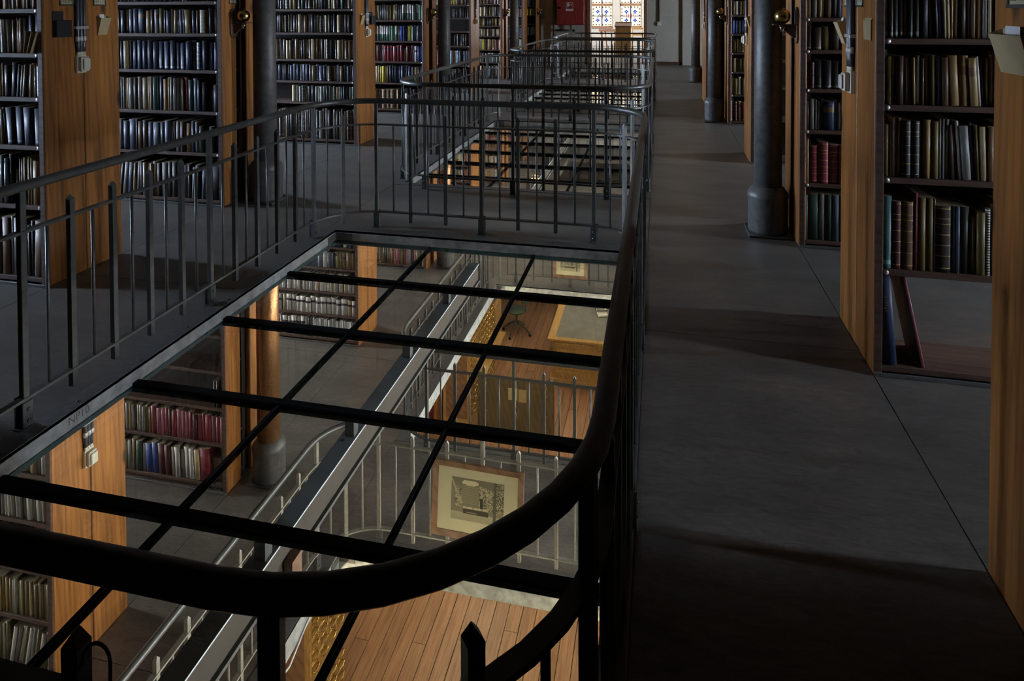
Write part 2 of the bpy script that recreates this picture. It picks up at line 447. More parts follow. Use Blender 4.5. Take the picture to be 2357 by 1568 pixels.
for k, y in enumerate((11.3, 13.7, 15.9)):
    for sx, x in (('window-side', -2.95), ('narrow', 0.4)):
        o = empty('ceiling_lamp', (x, y, ZT)); tag(o, 'opal ceiling lamp over the %s aisle, above picture, %s from the viewpoint' % (sx if sx == 'narrow' else 'wide', ['first', 'second', 'third', 'fourth'][k]), 'lamp', 'opal ceiling lamps')
        MB().lathe([(0.05, 0), (0.05, -0.02)], n=16).build('rose', 'brass', o)
        MB().lathe([(0.045, -0.02), (0.09, -0.05), (0.1, -0.1), (0.07, -0.15), (0.0, -0.17)], n=18).build('opal_shade', 'ceiling_glow', o)
# far wall with the wide opening to the window room
DX0, DX1 = -1.975, -0.41
mb = MB()
mb.box(WALL_L, DX0, 0, 0.25, 0, ZT); mb.box(DX1, WALL_R, 0, 0.25, 0, ZT); mb.box(DX0, DX1, 0, 0.25, 2.3, ZT)
mb.box(WALL_L, WALL_R, 0, 0.25, ZG - .1, 0)
wb = empty('wall_back', (0, Y_BACK, 0)); tag(wb, 'pale plaster end wall with an opening to the stained-glass window', 'wall', kind='structure')
mb.build('masonry', 'plaster', wb)
MB().box(0.62, 1.4, -0.06, 0, 0, ZT).build('pilaster', 'plaster', wb)
MB().box(-3.4, -2.95, -0.03, 0, 0, ZT).build('pilaster', 'plaster', wb)
for x0, x1 in ((DX0 - 0.07, DX0 + 0.03), (DX1 - 0.03, DX1 + 0.07)):
    MB().bbox(x0, x1, -0.03, 0.27, 0, 2.3, 0.01).build('opening_jamb', 'frame_wood', wb)
tag(MB().box(-0.34, 0.62, Y_BACK - 0.018, Y_BACK, 0.0, 0.09).build('baseboard_back', 'brown_trim'), 'brown baseboard along the pale end wall', 'baseboard', kind='structure')
# window room beyond
Y_WIN = 26.4
fr = MB(); fr.box(-4.2, 1.2, Y_BACK + 0.25, Y_WIN + 0.3, -0.1, 0.0)
tag(fr.build('floor_far', 'linoleum'), 'shiny grey floor of the room by the stained-glass window', 'floor', kind='structure')
mb = MB(); mb.box(-4.3, -4.2, Y_BACK + 0.25, Y_WIN + 0.3, 0, ZT); mb.box(1.2, 1.3, Y_BACK + 0.25, Y_WIN + 0.3, 0, ZT); mb.box(-4.3, 1.3, Y_BACK + 0.25, Y_WIN + 0.3, ZT, ZT + 0.1)
W1, W2 = (-2.64, -1.80), (-1.52, -0.69)
mb.box(-4.3, W1[0], Y_WIN, Y_WIN + 0.3, 0, ZT); mb.box(W1[1], W2[0], Y_WIN - 0.05, Y_WIN + 0.3, 0, ZT); mb.box(W2[1], 1.3, Y_WIN, Y_WIN + 0.3, 0, ZT)
for a, b in (W1, W2): mb.box(a, b, Y_WIN, Y_WIN + 0.3, 0, 0.80); mb.box(a, b, Y_WIN, Y_WIN + 0.3, 2.3, ZT)
tag(mb.build('wall_far', 'plaster'), 'pale plaster walls around the stained-glass window room', 'wall', kind='structure')
def stained(x0, x1, word, n, label):
    w = empty('window_%d' % n, (x0, Y_WIN + 0.1, 0.86)); tag(w, label, 'window', 'stained glass windows', 'structure')
    W = x1 - x0
    fm = MB()
    for a, b, z0, z1 in ((0, 0.03, 0, 1.44), (W - 0.03, W, 0, 1.44), (0, W, 0, 0.04), (0, W, 0.82, 0.92), (0, W, 1.4, 1.44)):
        fm.box(a, b, -0.05, 0.05, z0, z1)
    fm.build('window_frame', 'frame_wood', w)
    MB().bbox(-0.03, W + 0.03, -0.16, 0.02, -0.05, 0.0, 0.008).build('window_sill', 'frame_wood', w)
    lb = MB(); lb.box(W / 2 - 0.02, W / 2 + 0.02, -0.012, 0.0, 0.04, 1.4)
    lb.box(0.03, W - 0.03, -0.012, 0.0, 0.412, 0.446); lb.build('lead_bar', 'black_bar', w)
    rn = random.Random(n)
    blue, yel, wht, brn = (0.012, 0.03, 0.16), (0.3, 0.19, 0.02), (1, 0.98, 0.9), (0.02, 0.01, 0.004)
    for z0, z1, lower in ((0.04, 0.82, True), (0.92, 1.4, False)):
        gm = MB(); N = 44; Mz = 44 if lower else 28
        dx = (W - 0.06) / N; dz = (z1 - z0) / Mz
        for i in range(N):
            for j in range(Mz):
                c = wht
                bi = min(i, N - 1 - i); bj = min(j, Mz - 1 - j)
                if bi < 4 or bj < 4:
                    c = (0.9, 0.8, 0.5)
                    k = j if bi < 4 else i
                    if min(bi, bj) <= 3 and (k % 7) in (1, 2, 3) and min(bi, bj) > 0: c = brn if (k // 7 + i + j) % 2 else (0.06, 0.025, 0.006)
                elif bi == 4 or bj == 4: c = (0.8, 0.75, 0.6)
                elif lower:
                    qx = (i % 22) - (12 if i < 22 else 9); qy = (j % 22) - (12 if j < 22 else 9)
                    d = math.hypot(qx, qy)
                    if d < 4.6 and (abs(qx) < 1.1 or abs(qy) < 1.1 or abs(abs(qx) - abs(qy)) < 0.9): c = blue if d > 0.8 else wht
                    elif 6.2 < d < 7.4 and rn.random() < 0.5: c = yel
                    elif rn.random() < 0.05: c = (0.1, 0.11, 0.13)
                elif rn.random() < 0.1: c = (0.1, 0.1, 0.12)
                xx, zz = 0.03 + i * dx, z0 + j * dz
                gm.add([(xx, 0, zz), (xx + dx, 0, zz), (xx + dx, 0, zz + dz), (xx, 0, zz + dz)], [(0, 1, 2, 3)], col=c)
        gm.build('pane', 'stained_glass', w)
    t = link('lettering', text_mesh(word, 0.26 if len(word) < 4 else 0.2, 'red_paint' if n % 2 else 'ink', 0.003), w, (W / 2, -0.02, 0.43)); t.rotation_euler = (R(90), 0, 0)
wn += 2
stained(W1[0], W1[1], 'AM', 40, 'stained-glass window light with a dark monogram')
stained(W2[0], W2[1], 'IHS', 41, 'stained-glass window light with red IHS letters')

# window-shaped glow panels added out of view to brighten the window room
for n_, x_ in ((42, -4.2), (43, 1.2)):
    w = empty('window_%d' % n_, (x_ + (0.01 if x_ < 0 else -0.01), 24.0, 0.9)); tag(w, 'unseen glowing window panel added to brighten the far room', 'window', 'added far room glow panels', 'structure')
    fm = MB()
    for y0, y1, z0, z1 in ((-0.9, -0.84, 0, 1.3), (0.84, 0.9, 0, 1.3), (-0.9, 0.9, 0, 0.06), (-0.9, 0.9, 1.24, 1.3), (-0.02, 0.02, 0, 1.3)): fm.box(-0.02, 0.02, y0, y1, z0, z1)
    fm.build('window_frame', 'brown_trim', w)
    for y0, y1 in ((-0.84, -0.02), (0.02, 0.84)): MB().box(-0.004, 0.004, y0, y1, 0.06, 1.24).build('pane', 'far_fill_glow', w)
# ------------------------------------------------------------------ glass floors and frames
def glass_floor(i, o, zf, label, glazed, girder=True):
    ya, yb = hole(o)
    root = empty('glass_floor' if glazed else 'opening_frame', ((HX0 + HX1) / 2, (ya + yb) / 2, zf))
    tag(root, label, 'glass floor' if glazed else 'opening frame', 'glazed floor openings' if glazed else 'open wells of the middle storey')
    ox, oy = -(HX0 + HX1) / 2, -(ya + yb) / 2
    ix0, ix1, iy0, iy1 = -2.31, -0.15, ya + 0.08, yb - 0.10
    # steel angle: flange lying on the floor edge plus inner web
    fl = MB()
    for a, b, c, d in ((HX0, ix0, ya, yb), (ix1, HX1, ya, yb), (ix0, ix1, ya, iy0), (ix0, ix1, iy1, yb)):
        fl.box(a + ox, b + ox, c + oy, d + oy, -0.012, 0.003)
    fl.build('flange', 'iron_light', root)
    dp = -0.074 if glazed else -0.145
    for nm, a, b, c, d in (('web', ix0 - 0.012, ix0, iy0, iy1), ('web', ix1, ix1 + 0.012, iy0, iy1), ('web', ix0 - 0.012, ix1 + 0.012, iy1, iy1 + 0.012), ('web', ix0 - 0.012, ix1 + 0.012, iy0 - 0.012, iy0)):
        MB().box(a + ox, b + ox, c + oy, d + oy, dp, 0.001).build(nm, 'galvanised', root)
    # rivets on the flange and corner gussets
    rv = MB().lathe([(0.0065, 0), (0.0055, 0.003), (0.0, 0.0045)], n=8).mesh('rivet', 'iron')
    n = int((iy1 - iy0) / 0.33)
    for k in range(n + 1):
        link('rivet', rv, root, (ix0 - 0.03 + ox, iy0 + 0.1 + k * 0.33 + oy, 0.003))
    for k in range(6):
        link('rivet', rv, root, (ix0 + 0.15 + k * 0.36 + ox, iy1 + 0.05 + oy, 0.003))
    MB().bbox(ix0 + ox, ix0 + 0.13 + ox, iy1 - 0.006 + oy, iy1 + oy, -0.07, -0.02, 0.002).build('gusset', 'iron_light', root)
    MB().bbox(ix0 + ox, ix0 + 0.006 + ox, iy1 - 0.12 + oy, iy1 + oy, -0.07, -0.02, 0.002).build('gusset', 'iron_light', root)
    if not glazed: return root
    if i == 0:
        t = link('stamped_mark', text_mesh('NP10', 0.045, 'iron_light'), root, (ix0 + 0.0008 + ox, 2.245 + oy, -0.035)); t.rotation_euler = (R(90), 0, R(90))
    sp = 0.638 if i == 0 else (iy1 - iy0) / 6
    bars = [iy1 - sp * k for k in range(1, 6)]
    bw = 0.036
    for y in bars:
        MB().box(ix0 + ox, ix1 + ox, y - bw / 2 + oy, y + bw / 2 + oy, -0.098, -0.06).build('cross_bar', 'black_bar', root)
    ysx = [iy1] + bars + [iy0]; xs = [ix0, -1.585, -0.838, ix1]
    for r_ in range(6):
        y1 = ysx[r_] - (bw / 2 if r_ else 0.0); y0 = ysx[r_ + 1] + (bw / 2 if r_ < 5 else 0)
        for c_ in range(3):
            x0 = xs[c_] + (0.007 if c_ else 0); x1 = xs[c_ + 1] - (0.007 if c_ < 2 else 0)
            mb = MB(); p = [(x0 + ox, y0 + oy, -0.096), (x1 + ox, y0 + oy, -0.096), (x0 + ox, y1 + oy, -0.096), (x1 + ox, y1 + oy, -0.096),
                            (x0 + ox, y0 + oy, -0.07), (x1 + ox, y0 + oy, -0.07), (x0 + ox, y1 + oy, -0.07), (x1 + ox, y1 + oy, -0.07)]
            mb.add(p, [(0, 2, 3, 1), (4, 5, 7, 6), (0, 1, 5, 4), (2, 6, 7, 3), (0, 4, 6, 2), (1, 3, 7, 5)], mats=[0, 0, 1, 1, 1, 1])
            mb.build('glass_pane', ['floor_glass', 'glass_edge'], root)
        for xj in xs[1:3]:
            MB().box(xj - 0.007 + ox, xj + 0.007 + ox, y0 + oy, y1 + oy, -0.098, -0.068).build('joint_strip', 'black_bar', root)
    if girder:
        gx = -1.255
        MB().box(gx - 0.04 + ox, gx + 0.03 + ox, iy0 + oy, iy1 + oy, -0.164, -0.158).build('girder_top_flange', 'girder_lit', root)
        MB().box(gx - 0.01 + ox, gx + 0.02 + ox, iy0 + oy, iy1 + oy, -0.275, -0.164).build('girder_web', 'girder_shaded', root)
        MB().box(gx - 0.036 + ox, gx + 0.034 + ox, iy0 + oy, iy1 + oy, -0.288, -0.275).build('girder_bottom_flange', 'iron_light', root)
        for y in bars:
            MB().box(gx - 0.02 + ox, gx + 0.02 + ox, y - 0.02 + oy, y + 0.02 + oy, -0.158, -0.098).build('packing_plate', 'iron', root)
        if i == 0:
            for dy in (0.0, 0.04):
                link('rivet', rv, root, (gx - 0.015 + ox, 2.50 + dy + oy, -0.158))
            MB().prism([(-0.03, -0.33), (0.03, -0.33), (0.03, -0.24), (-0.03, -0.24)], gx + 0.024 + ox, gx + 0.055 + ox).build('bracket', 'frame_wood', root).location = (0, 2.02 + oy, 0)
    return root
GL = ['glass floor with black bars inside the big foreground guard rail', 'second glass floor beyond the first bridge', 'third glass floor catching window reflections', 'last small glass floor before the end wall']
for i, o in enumerate(OPEN): glass_floor(i, o, 0.0, GL[i], True, girder=(i < 2))
glass_floor(0, OPEN[0], -STOREY, 'steel edge of the open well seen through the foreground glass', False)
glass_floor(1, OPEN[1], -STOREY, 'steel edge of the second open well above the desk', False)

# ------------------------------------------------------------------ guard rails
def post_mesh(w, d, z0, z1, point):
    mb = MB(); a, b = w / 2, d / 2
    if point:
        zt = z1 - 0.018
        V = [(-a, -b, z0), (a, -b, z0), (a, b, z0), (-a, b, z0), (-a, -b, zt), (a, -b, zt), (a, b, zt), (-a, b, zt), (0, -b * 0.5, z1), (0, b * 0.5, z1)]
        F = [(3, 2, 1, 0), (0, 1, 5, 4), (1, 2, 6, 5), (2, 3, 7, 6), (3, 0, 4, 7), (4, 5, 8), (6, 7, 9), (5, 6, 9, 8), (7, 4, 8, 9)]
        mb.add(V, F)
    else: mb.bbox(-a, a, -b, b, z0, z1, 0.002)
    return mb
RAIL = {}
for mt_ in ('iron', 'iron_lit'):
    RAIL[mt_] = [post_mesh(0.026, 0.024, 0.012, 0.93, False).mesh('post', mt_), post_mesh(0.024, 0.022, 0.045, 0.848, True).mesh('spiked_baluster', mt_), MB().tube([(0, 0, 0.115), (0, 0, 0.76)], 0.0072, 8).mesh('round_baluster', mt_)]
def foot_mesh():
    mb = MB(); mb.bbox(-0.022, 0.022, -0.017, 0.017, 0.0, 0.105, 0.002); mb.bbox(-0.024, 0.024, 0.017, 0.023, -0.01, 0.125, 0.0015); mb.bbox(-0.03, 0.03, -0.026, 0.026, 0.0, 0.006, 0.001)
    for z in (0.03, 0.075):
        mb.lathe([(0.007, 0), (0.006, 0.004), (0, 0.005)], cy=0.023, cz=z, n=8, axis='y')
        mb.lathe([(0.007, 0), (0.006, -0.004), (0, -0.005)], cy=-0.017, cz=z, n=8, axis='y')
        mb.lathe([(0.007, 0), (0.006, 0.004), (0, 0.005)], cx=0.022, cz=z, n=8, axis='x')
    return mb.mesh('foot_bracket', 'iron')
FOOT = foot_mesh()
def rail_path(y0, y1, rad=0.42, seg=10):
    pts = []
    for cx, cy, a0 in ((RX1 - rad, y1 - rad, 0), (RX0 + rad, y1 - rad, 90), (RX0 + rad, y0 + rad, 180), (RX1 - rad, y0 + rad, 270)):
        for k in range(seg + 1):
            a = R(a0 + 90.0 * k / seg); pts.append((cx + rad * math.cos(a), cy + rad * math.sin(a)))
    return pts
def guard_rail(o, zf, label, mat='iron'):
    y0, y1 = o; rad = 0.42
    cx, cy = (RX0 + RX1) / 2, (y0 + y1) / 2
    root = empty('guard_rail', (cx, cy, zf)); tag(root, label, 'railing', 'iron guard rails around the floor openings')
    P = [(x - cx, y - cy) for x, y in rail_path(y0, y1, rad)]
    MB().tube([(x, y, 0.937) for x, y in P], 0.0205, 14, closed=True).build('handrail', 'iron', root)
    MB().tube([(x, y, 0.762) for x, y in P], 0, closed=True, flat=(0.03, 0.011)).build('upper_bar', mat, root)
    MB().tube([(x, y, 0.115) for x, y in P], 0, closed=True, flat=(0.03, 0.011)).build('lower_bar', mat, root)
    # perimeter as a function of arc length
    Q = P + [P[0]]; acc = [0.0]
    for a, b in zip(Q[:-1], Q[1:]): acc.append(acc[-1] + math.hypot(b[0] - a[0], b[1] - a[1]))
    def at(s):
        s %= acc[-1]
        for k in range(len(acc) - 1):
            if acc[k + 1] >= s:
                t = (s - acc[k]) / max(1e-9, acc[k + 1] - acc[k]); a, b = Q[k], Q[k + 1]
                return (a[0] + (b[0] - a[0]) * t, a[1] + (b[1] - a[1]) * t, math.atan2(b[1] - a[1], b[0] - a[0]))
    def s_of(x, y):
        best = min(range(4000), key=lambda k: (lambda p: (p[0] - x) ** 2 + (p[1] - y) ** 2)(at(acc[-1] * k / 4000)))
        return acc[-1] * best / 4000
    hx, hy = (RX1 - RX0) / 2, (y1 - y0) / 2
    L = y1 - y0; nsp = 3 if L > 3.3 else 2
    right = [(hx, -hy + 0.31 + (L - 0.62) * k / nsp) for k in range(nsp + 1)]
    far = [(0.805, hy), (0, hy), (-0.805, hy)]
    left = [(-hx, hy - 0.31 - (L - 0.62) * k / nsp) for k in range(nsp + 1)]
    near = [(-0.805, -hy), (0, -hy), (0.805, -hy)]
    talls = [(p, 10) for p in right[:-1]] + [(right[-1], 4)] + [(p, 6) for p in far[:-1]] + [(far[-1], 4)] + [(p, 10) for p in left[:-1]] + [(left[-1], 4)] + [(p, 6) for p in near[:-1]] + [(near[-1], 4)]
    S = [s_of(*p) for p, _ in talls]
    for k, (p, n) in enumerate(talls):
        s0 = S[k]; s1 = S[(k + 1) % len(S)]
        if s1 <= s0: s1 += acc[-1]
        x, y, a = at(s0)
        link('post', RAIL[mat][0], root, (x, y, 0), a); link('foot_bracket', FOOT, root, (x, y, 0.0), a + math.pi)
        for q in range(1, n):
            x, y, a = at(s0 + (s1 - s0) * q / n)
            if q % 2: link('round_baluster', RAIL[mat][2], root, (x, y, 0), a)
            else: link('spiked_baluster', RAIL[mat][1], root, (x, y, 0), a)
    return root
GR = ['dark iron guard rail curving across the foreground', 'second iron guard rail, past the first bridge', 'third iron guard rail, beyond the second glass floor', 'small iron guard rail before the end wall']
for o, lb in zip(OPEN, GR): guard_rail(o, 0.0, lb)
guard_rail(OPEN[0], -STOREY, 'iron guard rail of the storey below carrying the large framed photograph', 'iron_lit')
guard_rail(OPEN[1], -STOREY, 'iron guard rail of the storey below, farther, above the desk')

# wire loop hooked on a railing spike in the foreground
mb = MB(); pts = [(0, 0, 0.0)] + [(0.012 + 0.02 * (1 - math.cos(t)), 0.004, 0.02 + 0.03 * math.sin(t * 0.9)) for t in [k * math.pi / 8 for k in range(9)]] + [(0.05, 0.004, -0.08), (0.02, 0.006, -0.14)]
mb.tube(pts, 0.0022, 6)
tag(mb.build('wire_loop', 'iron', None, (-0.70, 0.664, 0.80)), 'thin dark wire loop hooked on a foreground railing spike', 'wire')

# ------------------------------------------------------------------ columns
def column(x, y, zf, label, mat='column_iron', ring=True):
    root = empty('iron_column', (x, y, zf)); tag(root, label, 'column', 'cast-iron columns', 'thing')
    MB().lathe([(0.095, 0.3), (0.093, 1.2), (0.09, 2.3)], n=28).build('shaft', mat, root)
    MB().lathe([(0.13, 0.012), (0.135, 0.03), (0.135, 0.25), (0.139, 0.262), (0.139, 0.285), (0.128, 0.305), (0.105, 0.335), (0.094, 0.345)], n=28).build('base', 'column_iron', root)
    MB().bbox(-0.145, 0.145, -0.145, 0.145, 0, 0.014, 0.004).build('base_plate', 'iron', root)
    if zf > -0.5:
        MB().lathe([(0.095, 2.26), (0.14, 2.34), (0.16, 2.45)], n=20).build('capital', mat, root)
    return root
CL = {(-1, 0): 'grey iron column beside the globe-lamp bookcase, behind the foreground rail', (-1, 1): 'grey iron column behind the second guard rail, by the empty shelves', (-1, 2): 'thin-looking iron column beside the last crowded bookcases',
      (1, 0): 'big grey iron column standing in the narrow dark aisle', (1, 1): 'middle iron column of the narrow dark aisle', (1, 2): 'farthest iron column of the narrow dark aisle'}
for k, y in enumerate(COL_Y):
    column(-3.26, y, 0.0, CL[-1, k]); column(0.76, y, 0.0, CL[1, k])
column(-3.26, COL_Y[0], -STOREY, 'rust-brown iron column with grey base seen through the glass', 'column_rust')
column(-3.26, COL_Y[1], -STOREY, 'distant rust-brown column of the storey below', 'column_rust')

# ------------------------------------------------------------------ bookcases
def bookcase(side, a, b, shelves, zf, label, style, xe=None, length=4.4, open_bottom=False, height=2.3, discs=True):
    xe = xe if xe is not None else (XL if side < 0 else XR)
    root = empty('bookcase', (xe, (a + b) / 2, zf)); tag(root, label, 'bookcase', 'pine library bookcases')
    h = (b - a) / 2; s = side
    def bx(mb, x0, x1, *r, **k):
        x0, x1 = s * x0, s * x1
        return mb.bbox(min(x0, x1), max(x0, x1), *r, **k)
    if style == 'panel':
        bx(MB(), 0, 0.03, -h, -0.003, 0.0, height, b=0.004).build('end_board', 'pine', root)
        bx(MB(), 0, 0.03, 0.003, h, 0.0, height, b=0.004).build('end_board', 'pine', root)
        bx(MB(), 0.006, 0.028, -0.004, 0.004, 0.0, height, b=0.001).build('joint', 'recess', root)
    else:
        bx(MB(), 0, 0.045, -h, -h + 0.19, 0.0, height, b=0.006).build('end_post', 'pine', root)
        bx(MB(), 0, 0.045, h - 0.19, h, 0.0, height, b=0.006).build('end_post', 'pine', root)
        bx(MB(), 0.046, 0.075, -h + 0.02, h - 0.02, 0.0, height, b=0.002).build('gap_shade_board', 'recess', root)  # near-black board stands in for the shade between the posts
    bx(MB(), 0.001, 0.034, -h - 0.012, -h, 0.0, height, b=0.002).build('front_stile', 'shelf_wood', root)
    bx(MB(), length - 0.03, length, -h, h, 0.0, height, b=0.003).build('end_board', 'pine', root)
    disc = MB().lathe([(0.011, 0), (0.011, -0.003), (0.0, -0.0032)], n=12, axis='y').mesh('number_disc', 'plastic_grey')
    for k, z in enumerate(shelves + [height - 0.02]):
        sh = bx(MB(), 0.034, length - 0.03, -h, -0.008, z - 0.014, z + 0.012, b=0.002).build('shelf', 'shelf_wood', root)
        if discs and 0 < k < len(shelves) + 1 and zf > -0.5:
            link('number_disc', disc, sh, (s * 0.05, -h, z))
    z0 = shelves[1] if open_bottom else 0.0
    bx(MB(), 0.034, length - 0.03, -0.006, 0.006, z0, height, b=0.001).build('light_block_board', 'recess', root)  # sheet added mid-case to block light and keep the shelves dark
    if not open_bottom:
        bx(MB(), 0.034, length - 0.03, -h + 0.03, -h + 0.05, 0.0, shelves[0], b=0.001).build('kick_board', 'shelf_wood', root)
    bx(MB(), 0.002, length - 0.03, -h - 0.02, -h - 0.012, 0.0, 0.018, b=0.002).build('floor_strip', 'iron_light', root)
    return root

SH = {
 'L0': [0.03, 0.46, 0.81, 1.1, 1.36, 1.62, 1.9], 'L1': [0.035, 0.46, 0.811, 1.095, 1.353, 1.612, 1.9], 'L2': [0.035, 0.42, 0.763, 1.104, 1.406, 1.67, 1.95], 'L3': [0.05, 0.49, 0.742, 1.003, 1.321, 1.602, 1.9],
 'L4': [0.06, 0.46, 0.79, 1.106, 1.428, 1.75], 'L5': [0.06, 0.218, 0.521, 0.889, 1.167, 1.42, 1.673, 1.95], 'L6': [0.06, 0.37, 0.66, 0.97, 1.2, 1.43, 1.7], 'L7': [0.06, 0.5, 0.85, 1.15, 1.4, 1.65, 1.9],
 'R0': [0.03, 0.46, 0.81, 1.1, 1.36, 1.62, 1.9], 'R1': [0.03, 0.456, 0.862, 1.18, 1.47, 1.77], 'R2': [0.035, 0.42, 0.781, 1.059, 1.32, 1.535, 1.8], 'R3': [0.04, 0.45, 0.78, 1.06, 1.34, 1.6], 'R4': [0.04, 0.40, 0.72, 0.98, 1.24, 1.5, 1.75],
 'M1': [0.07, 0.37, 0.665, 0.96, 1.246, 1.55], 'M2': [0.055, 0.395, 0.694, 1.0, 1.3, 1.6], 'M3': [0.04, 0.329, 0.601, 0.893, 1.15, 1.45], 'M4': [0.04, 0.4, 0.7, 1.0, 1.3], 'M5': [0.04, 0.4, 0.7, 1.0, 1.3, 1.6], 'M6': [0.04, 0.4, 0.7, 1.0, 1.3, 1.6], 'M7': [0.04, 0.4, 0.7, 1.0, 1.3, 1.6],
}
LBL = {
 'L0': 'pine bookcase out of view beside the viewpoint', 'L1': 'pine bookcase whose end holds the black card holder', 'L2': 'pine bookcase with globe lamp beside the iron column, rows of navy volumes', 'L3': 'pine bookcase with dim brown volumes behind the iron column',
 'L4': 'bookcase with green, yellow and crimson runs of books', 'L5': 'bookcase with nearly empty upper shelves', 'L6': 'crowded narrow bookcase behind the third guard rail', 'L7': 'far sparsely filled bookcase close to the end wall',
 'R0': 'pine bookcase end with tan envelope cut by the picture edge', 'R1': 'pine bookcase with open bottom shelf and switch box', 'R2': 'bookcase with crimson gilt volumes behind the big aisle column', 'R3': 'narrow-seen pine bookcase end past the big aisle column', 'R4': 'bookcase of yellowed paperbacks beside the middle aisle column',
 'M1': 'orange pine bookcase under the glass with switch box', 'M2': 'bookcase under the glass with a crimson row by the rusty column', 'M3': 'bookcase under the glass filled with white vellum volumes', 'M4': 'far bookcase of the storey below, barely visible', 'M5': 'bookcase of the storey below, glimpsed through the second glass floor', 'M6': 'warm-lit bookcase deep below the second glass floor', 'M7': 'farthest bookcase of the storey below',
}
for k in range(8):
    key = 'L%d' % k; a, b = BOOK_Y[k]
    bookcase(-1, a, b, SH[key], 0.0, LBL[key], 'posts' if k in (2, 4, 6) else 'panel')
for k in range(5):
    key = 'R%d' % k; a, b = BOOK_Y[k]
    bookcase(1, a, b, SH[key], 0.0, LBL[key], 'posts' if k in (2, 4) else 'panel', open_bottom=(k == 1))
bookcase(1, 11.3, 12.3, SH['R3'], 0.0, 'deep bookcase end jutting into the narrow aisle, lit pale by the window', 'panel', xe=0.74)
bookcase(1, 14.7, 15.3, SH['R3'], 0.0, 'last bookcase of the narrow aisle behind the farthest column', 'posts')
bookcase(-1, 18.55, 19.05, SH['L7'], 0.0, 'half-empty bookcase standing right before the end wall', 'panel', xe=-3.4)
for k in range(1, 8):
    key = 'M%d' % k; a, b = BOOK_Y[k]
    bookcase(-1, a, b, SH[key], -STOREY, LBL[key], 'posts' if k in (2, 4, 6) else 'panel')

# ------------------------------------------------------------------ books
PAL = {'k': ('black', (0.018, 0.018, 0.02)), 'n': ('navy blue', (0.022, 0.034, 0.08)), 'b': ('bright blue', (0.04, 0.08, 0.3)), 'g': ('dark green', (0.03, 0.065, 0.045)),
       'e': ('olive', (0.16, 0.12, 0.04)), 't': ('tan', (0.36, 0.24, 0.1)), 'c': ('cream', (0.5, 0.42, 0.25)), 'w': ('white', (0.62, 0.62, 0.6)), 'y': ('grey', (0.23, 0.23, 0.22)),
       'r': ('crimson', (0.24, 0.03, 0.045)), 'm': ('maroon', (0.09, 0.02, 0.022)), 'p': ('rose', (0.36, 0.12, 0.16)), 'o': ('brown', (0.17, 0.1, 0.052)), 'd': ('dark brown', (0.05, 0.032, 0.022)),
       'a': ('pale green', (0.2, 0.36, 0.25)), 'l': ('teal', (0.05, 0.15, 0.15)), 'v': ('yellow', (0.6, 0.5, 0.05)), 'u': ('pale blue', (0.3, 0.44, 0.52)), 's': ('slate blue', (0.1, 0.12, 0.17))}
GOLD = (0.55, 0.4, 0.14)
def book_mb(mb, w, h, d, col, style, lean, px, py, pz, rn, drop=0.0):
    """one book, spine towards -y, standing at px (centre), py (spine), pz"""
    j = 0.85 + 0.3 * rn.random(); col = tuple(c * j for c in col)
    bul = min(0.22 * w, 0.008) if style != 'f' else 0.001
    prof = [(-w / 2, 0.0), (-w * 0.28, -bul * 0.8), (0, -bul), (w * 0.28, -bul * 0.8), (w / 2, 0.0), (w / 2, d), (-w / 2, d)]
    segs = [(0.0, 1.0, col)]
    if style == 'g':
        segs = []; z = 0.0
        for q in (0.06, 0.24, 0.40, 0.56, 0.72, 0.80, 0.95):
            segs += [(z, q, col), (q, q + 0.012, GOLD)]; z = q + 0.012
        segs.append((z, 1.0, col))
    elif style == 'h': segs = [(0, 0.62, col), (0.62, 0.8, (0.2, 0.1, 0.05)), (0.8, 1, col)]
    elif style == 't': segs = [(0, 0.45, (0.07, 0.14, 0.1)), (0.45, 1, col)]
    elif style == 'b': segs = [(0, 0.6, col), (0.6, 0.74, (0.045, 0.035, 0.045)), (0.74, 1, col)]
    elif style == 's': segs = [(0, 0.06, col), (0.06, 0.12, tuple(min(1, c * 2 + 0.12) for c in col)), (0.12, 1, col)]
    elif style == 'l': segs = [(0, 0.7, col), (0.7, 0.86, tuple(min(1, c * 0.45 + 0.03) for c in col)), (0.86, 1, col)]
    elif style == 'z':
        segs = []; N = 26
        for q in range(N): segs.append((q / N, (q + 0.55) / N, (0.65, 0.65, 0.62))); segs.append(((q + 0.55) / N, (q + 1) / N, (0.03, 0.03, 0.03)))
    zs = [s[0] for s in segs] + [1.0]; n = len(prof); V = []; F = []; C = []; SM = []
    cl, sl = math.cos(lean), math.sin(lean)
    for z in zs:
        for (x, y) in prof:
            zz = z * h
            xr = x * cl + zz * sl; zr = -x * sl + zz * cl
            V.append((px + xr, py + y, pz + zr + abs(sl) * w / 2))
    for i, sg in enumerate(segs):
        for k in range(n):
            F.append((i * n + k, i * n + (k + 1) % n, (i + 1) * n + (k + 1) % n, (i + 1) * n + k)); C.append(sg[2]); SM.append(k < 4)
    F.append(tuple(reversed(range(n)))); C.append(col); SM.append(False)
    F.append(tuple(len(segs) * n + k for k in range(n))); C.append((0.36, 0.3, 0.2)); SM.append(False)
    mb.add(V, F, cols=C, sms=SM)

def parse(tok):
    col = tok[0]; num = ''; st = ''; hh = None; lean = 0.0; i = 1
    while i < len(tok) and (tok[i].isdigit() or tok[i] == '.'): num += tok[i]; i += 1
    while i < len(tok):
        ch = tok[i]
        if ch in '@<':
            q = ''; i += 1
            while i < len(tok) and (tok[i].isdigit() or tok[i] in '.-'): q += tok[i]; i += 1
            if ch == '@': hh = float(q)
            else: lean = R(float(q))
        else: st = ch; i += 1
    return col, float(num) / 100, st, hh, lean
def expand(spec):
    out = []
    for t in spec.split():
        if '*' in t:
            n, q = t.split('*'); out += [q] * int(n)
        else: out.append(t)
    return out

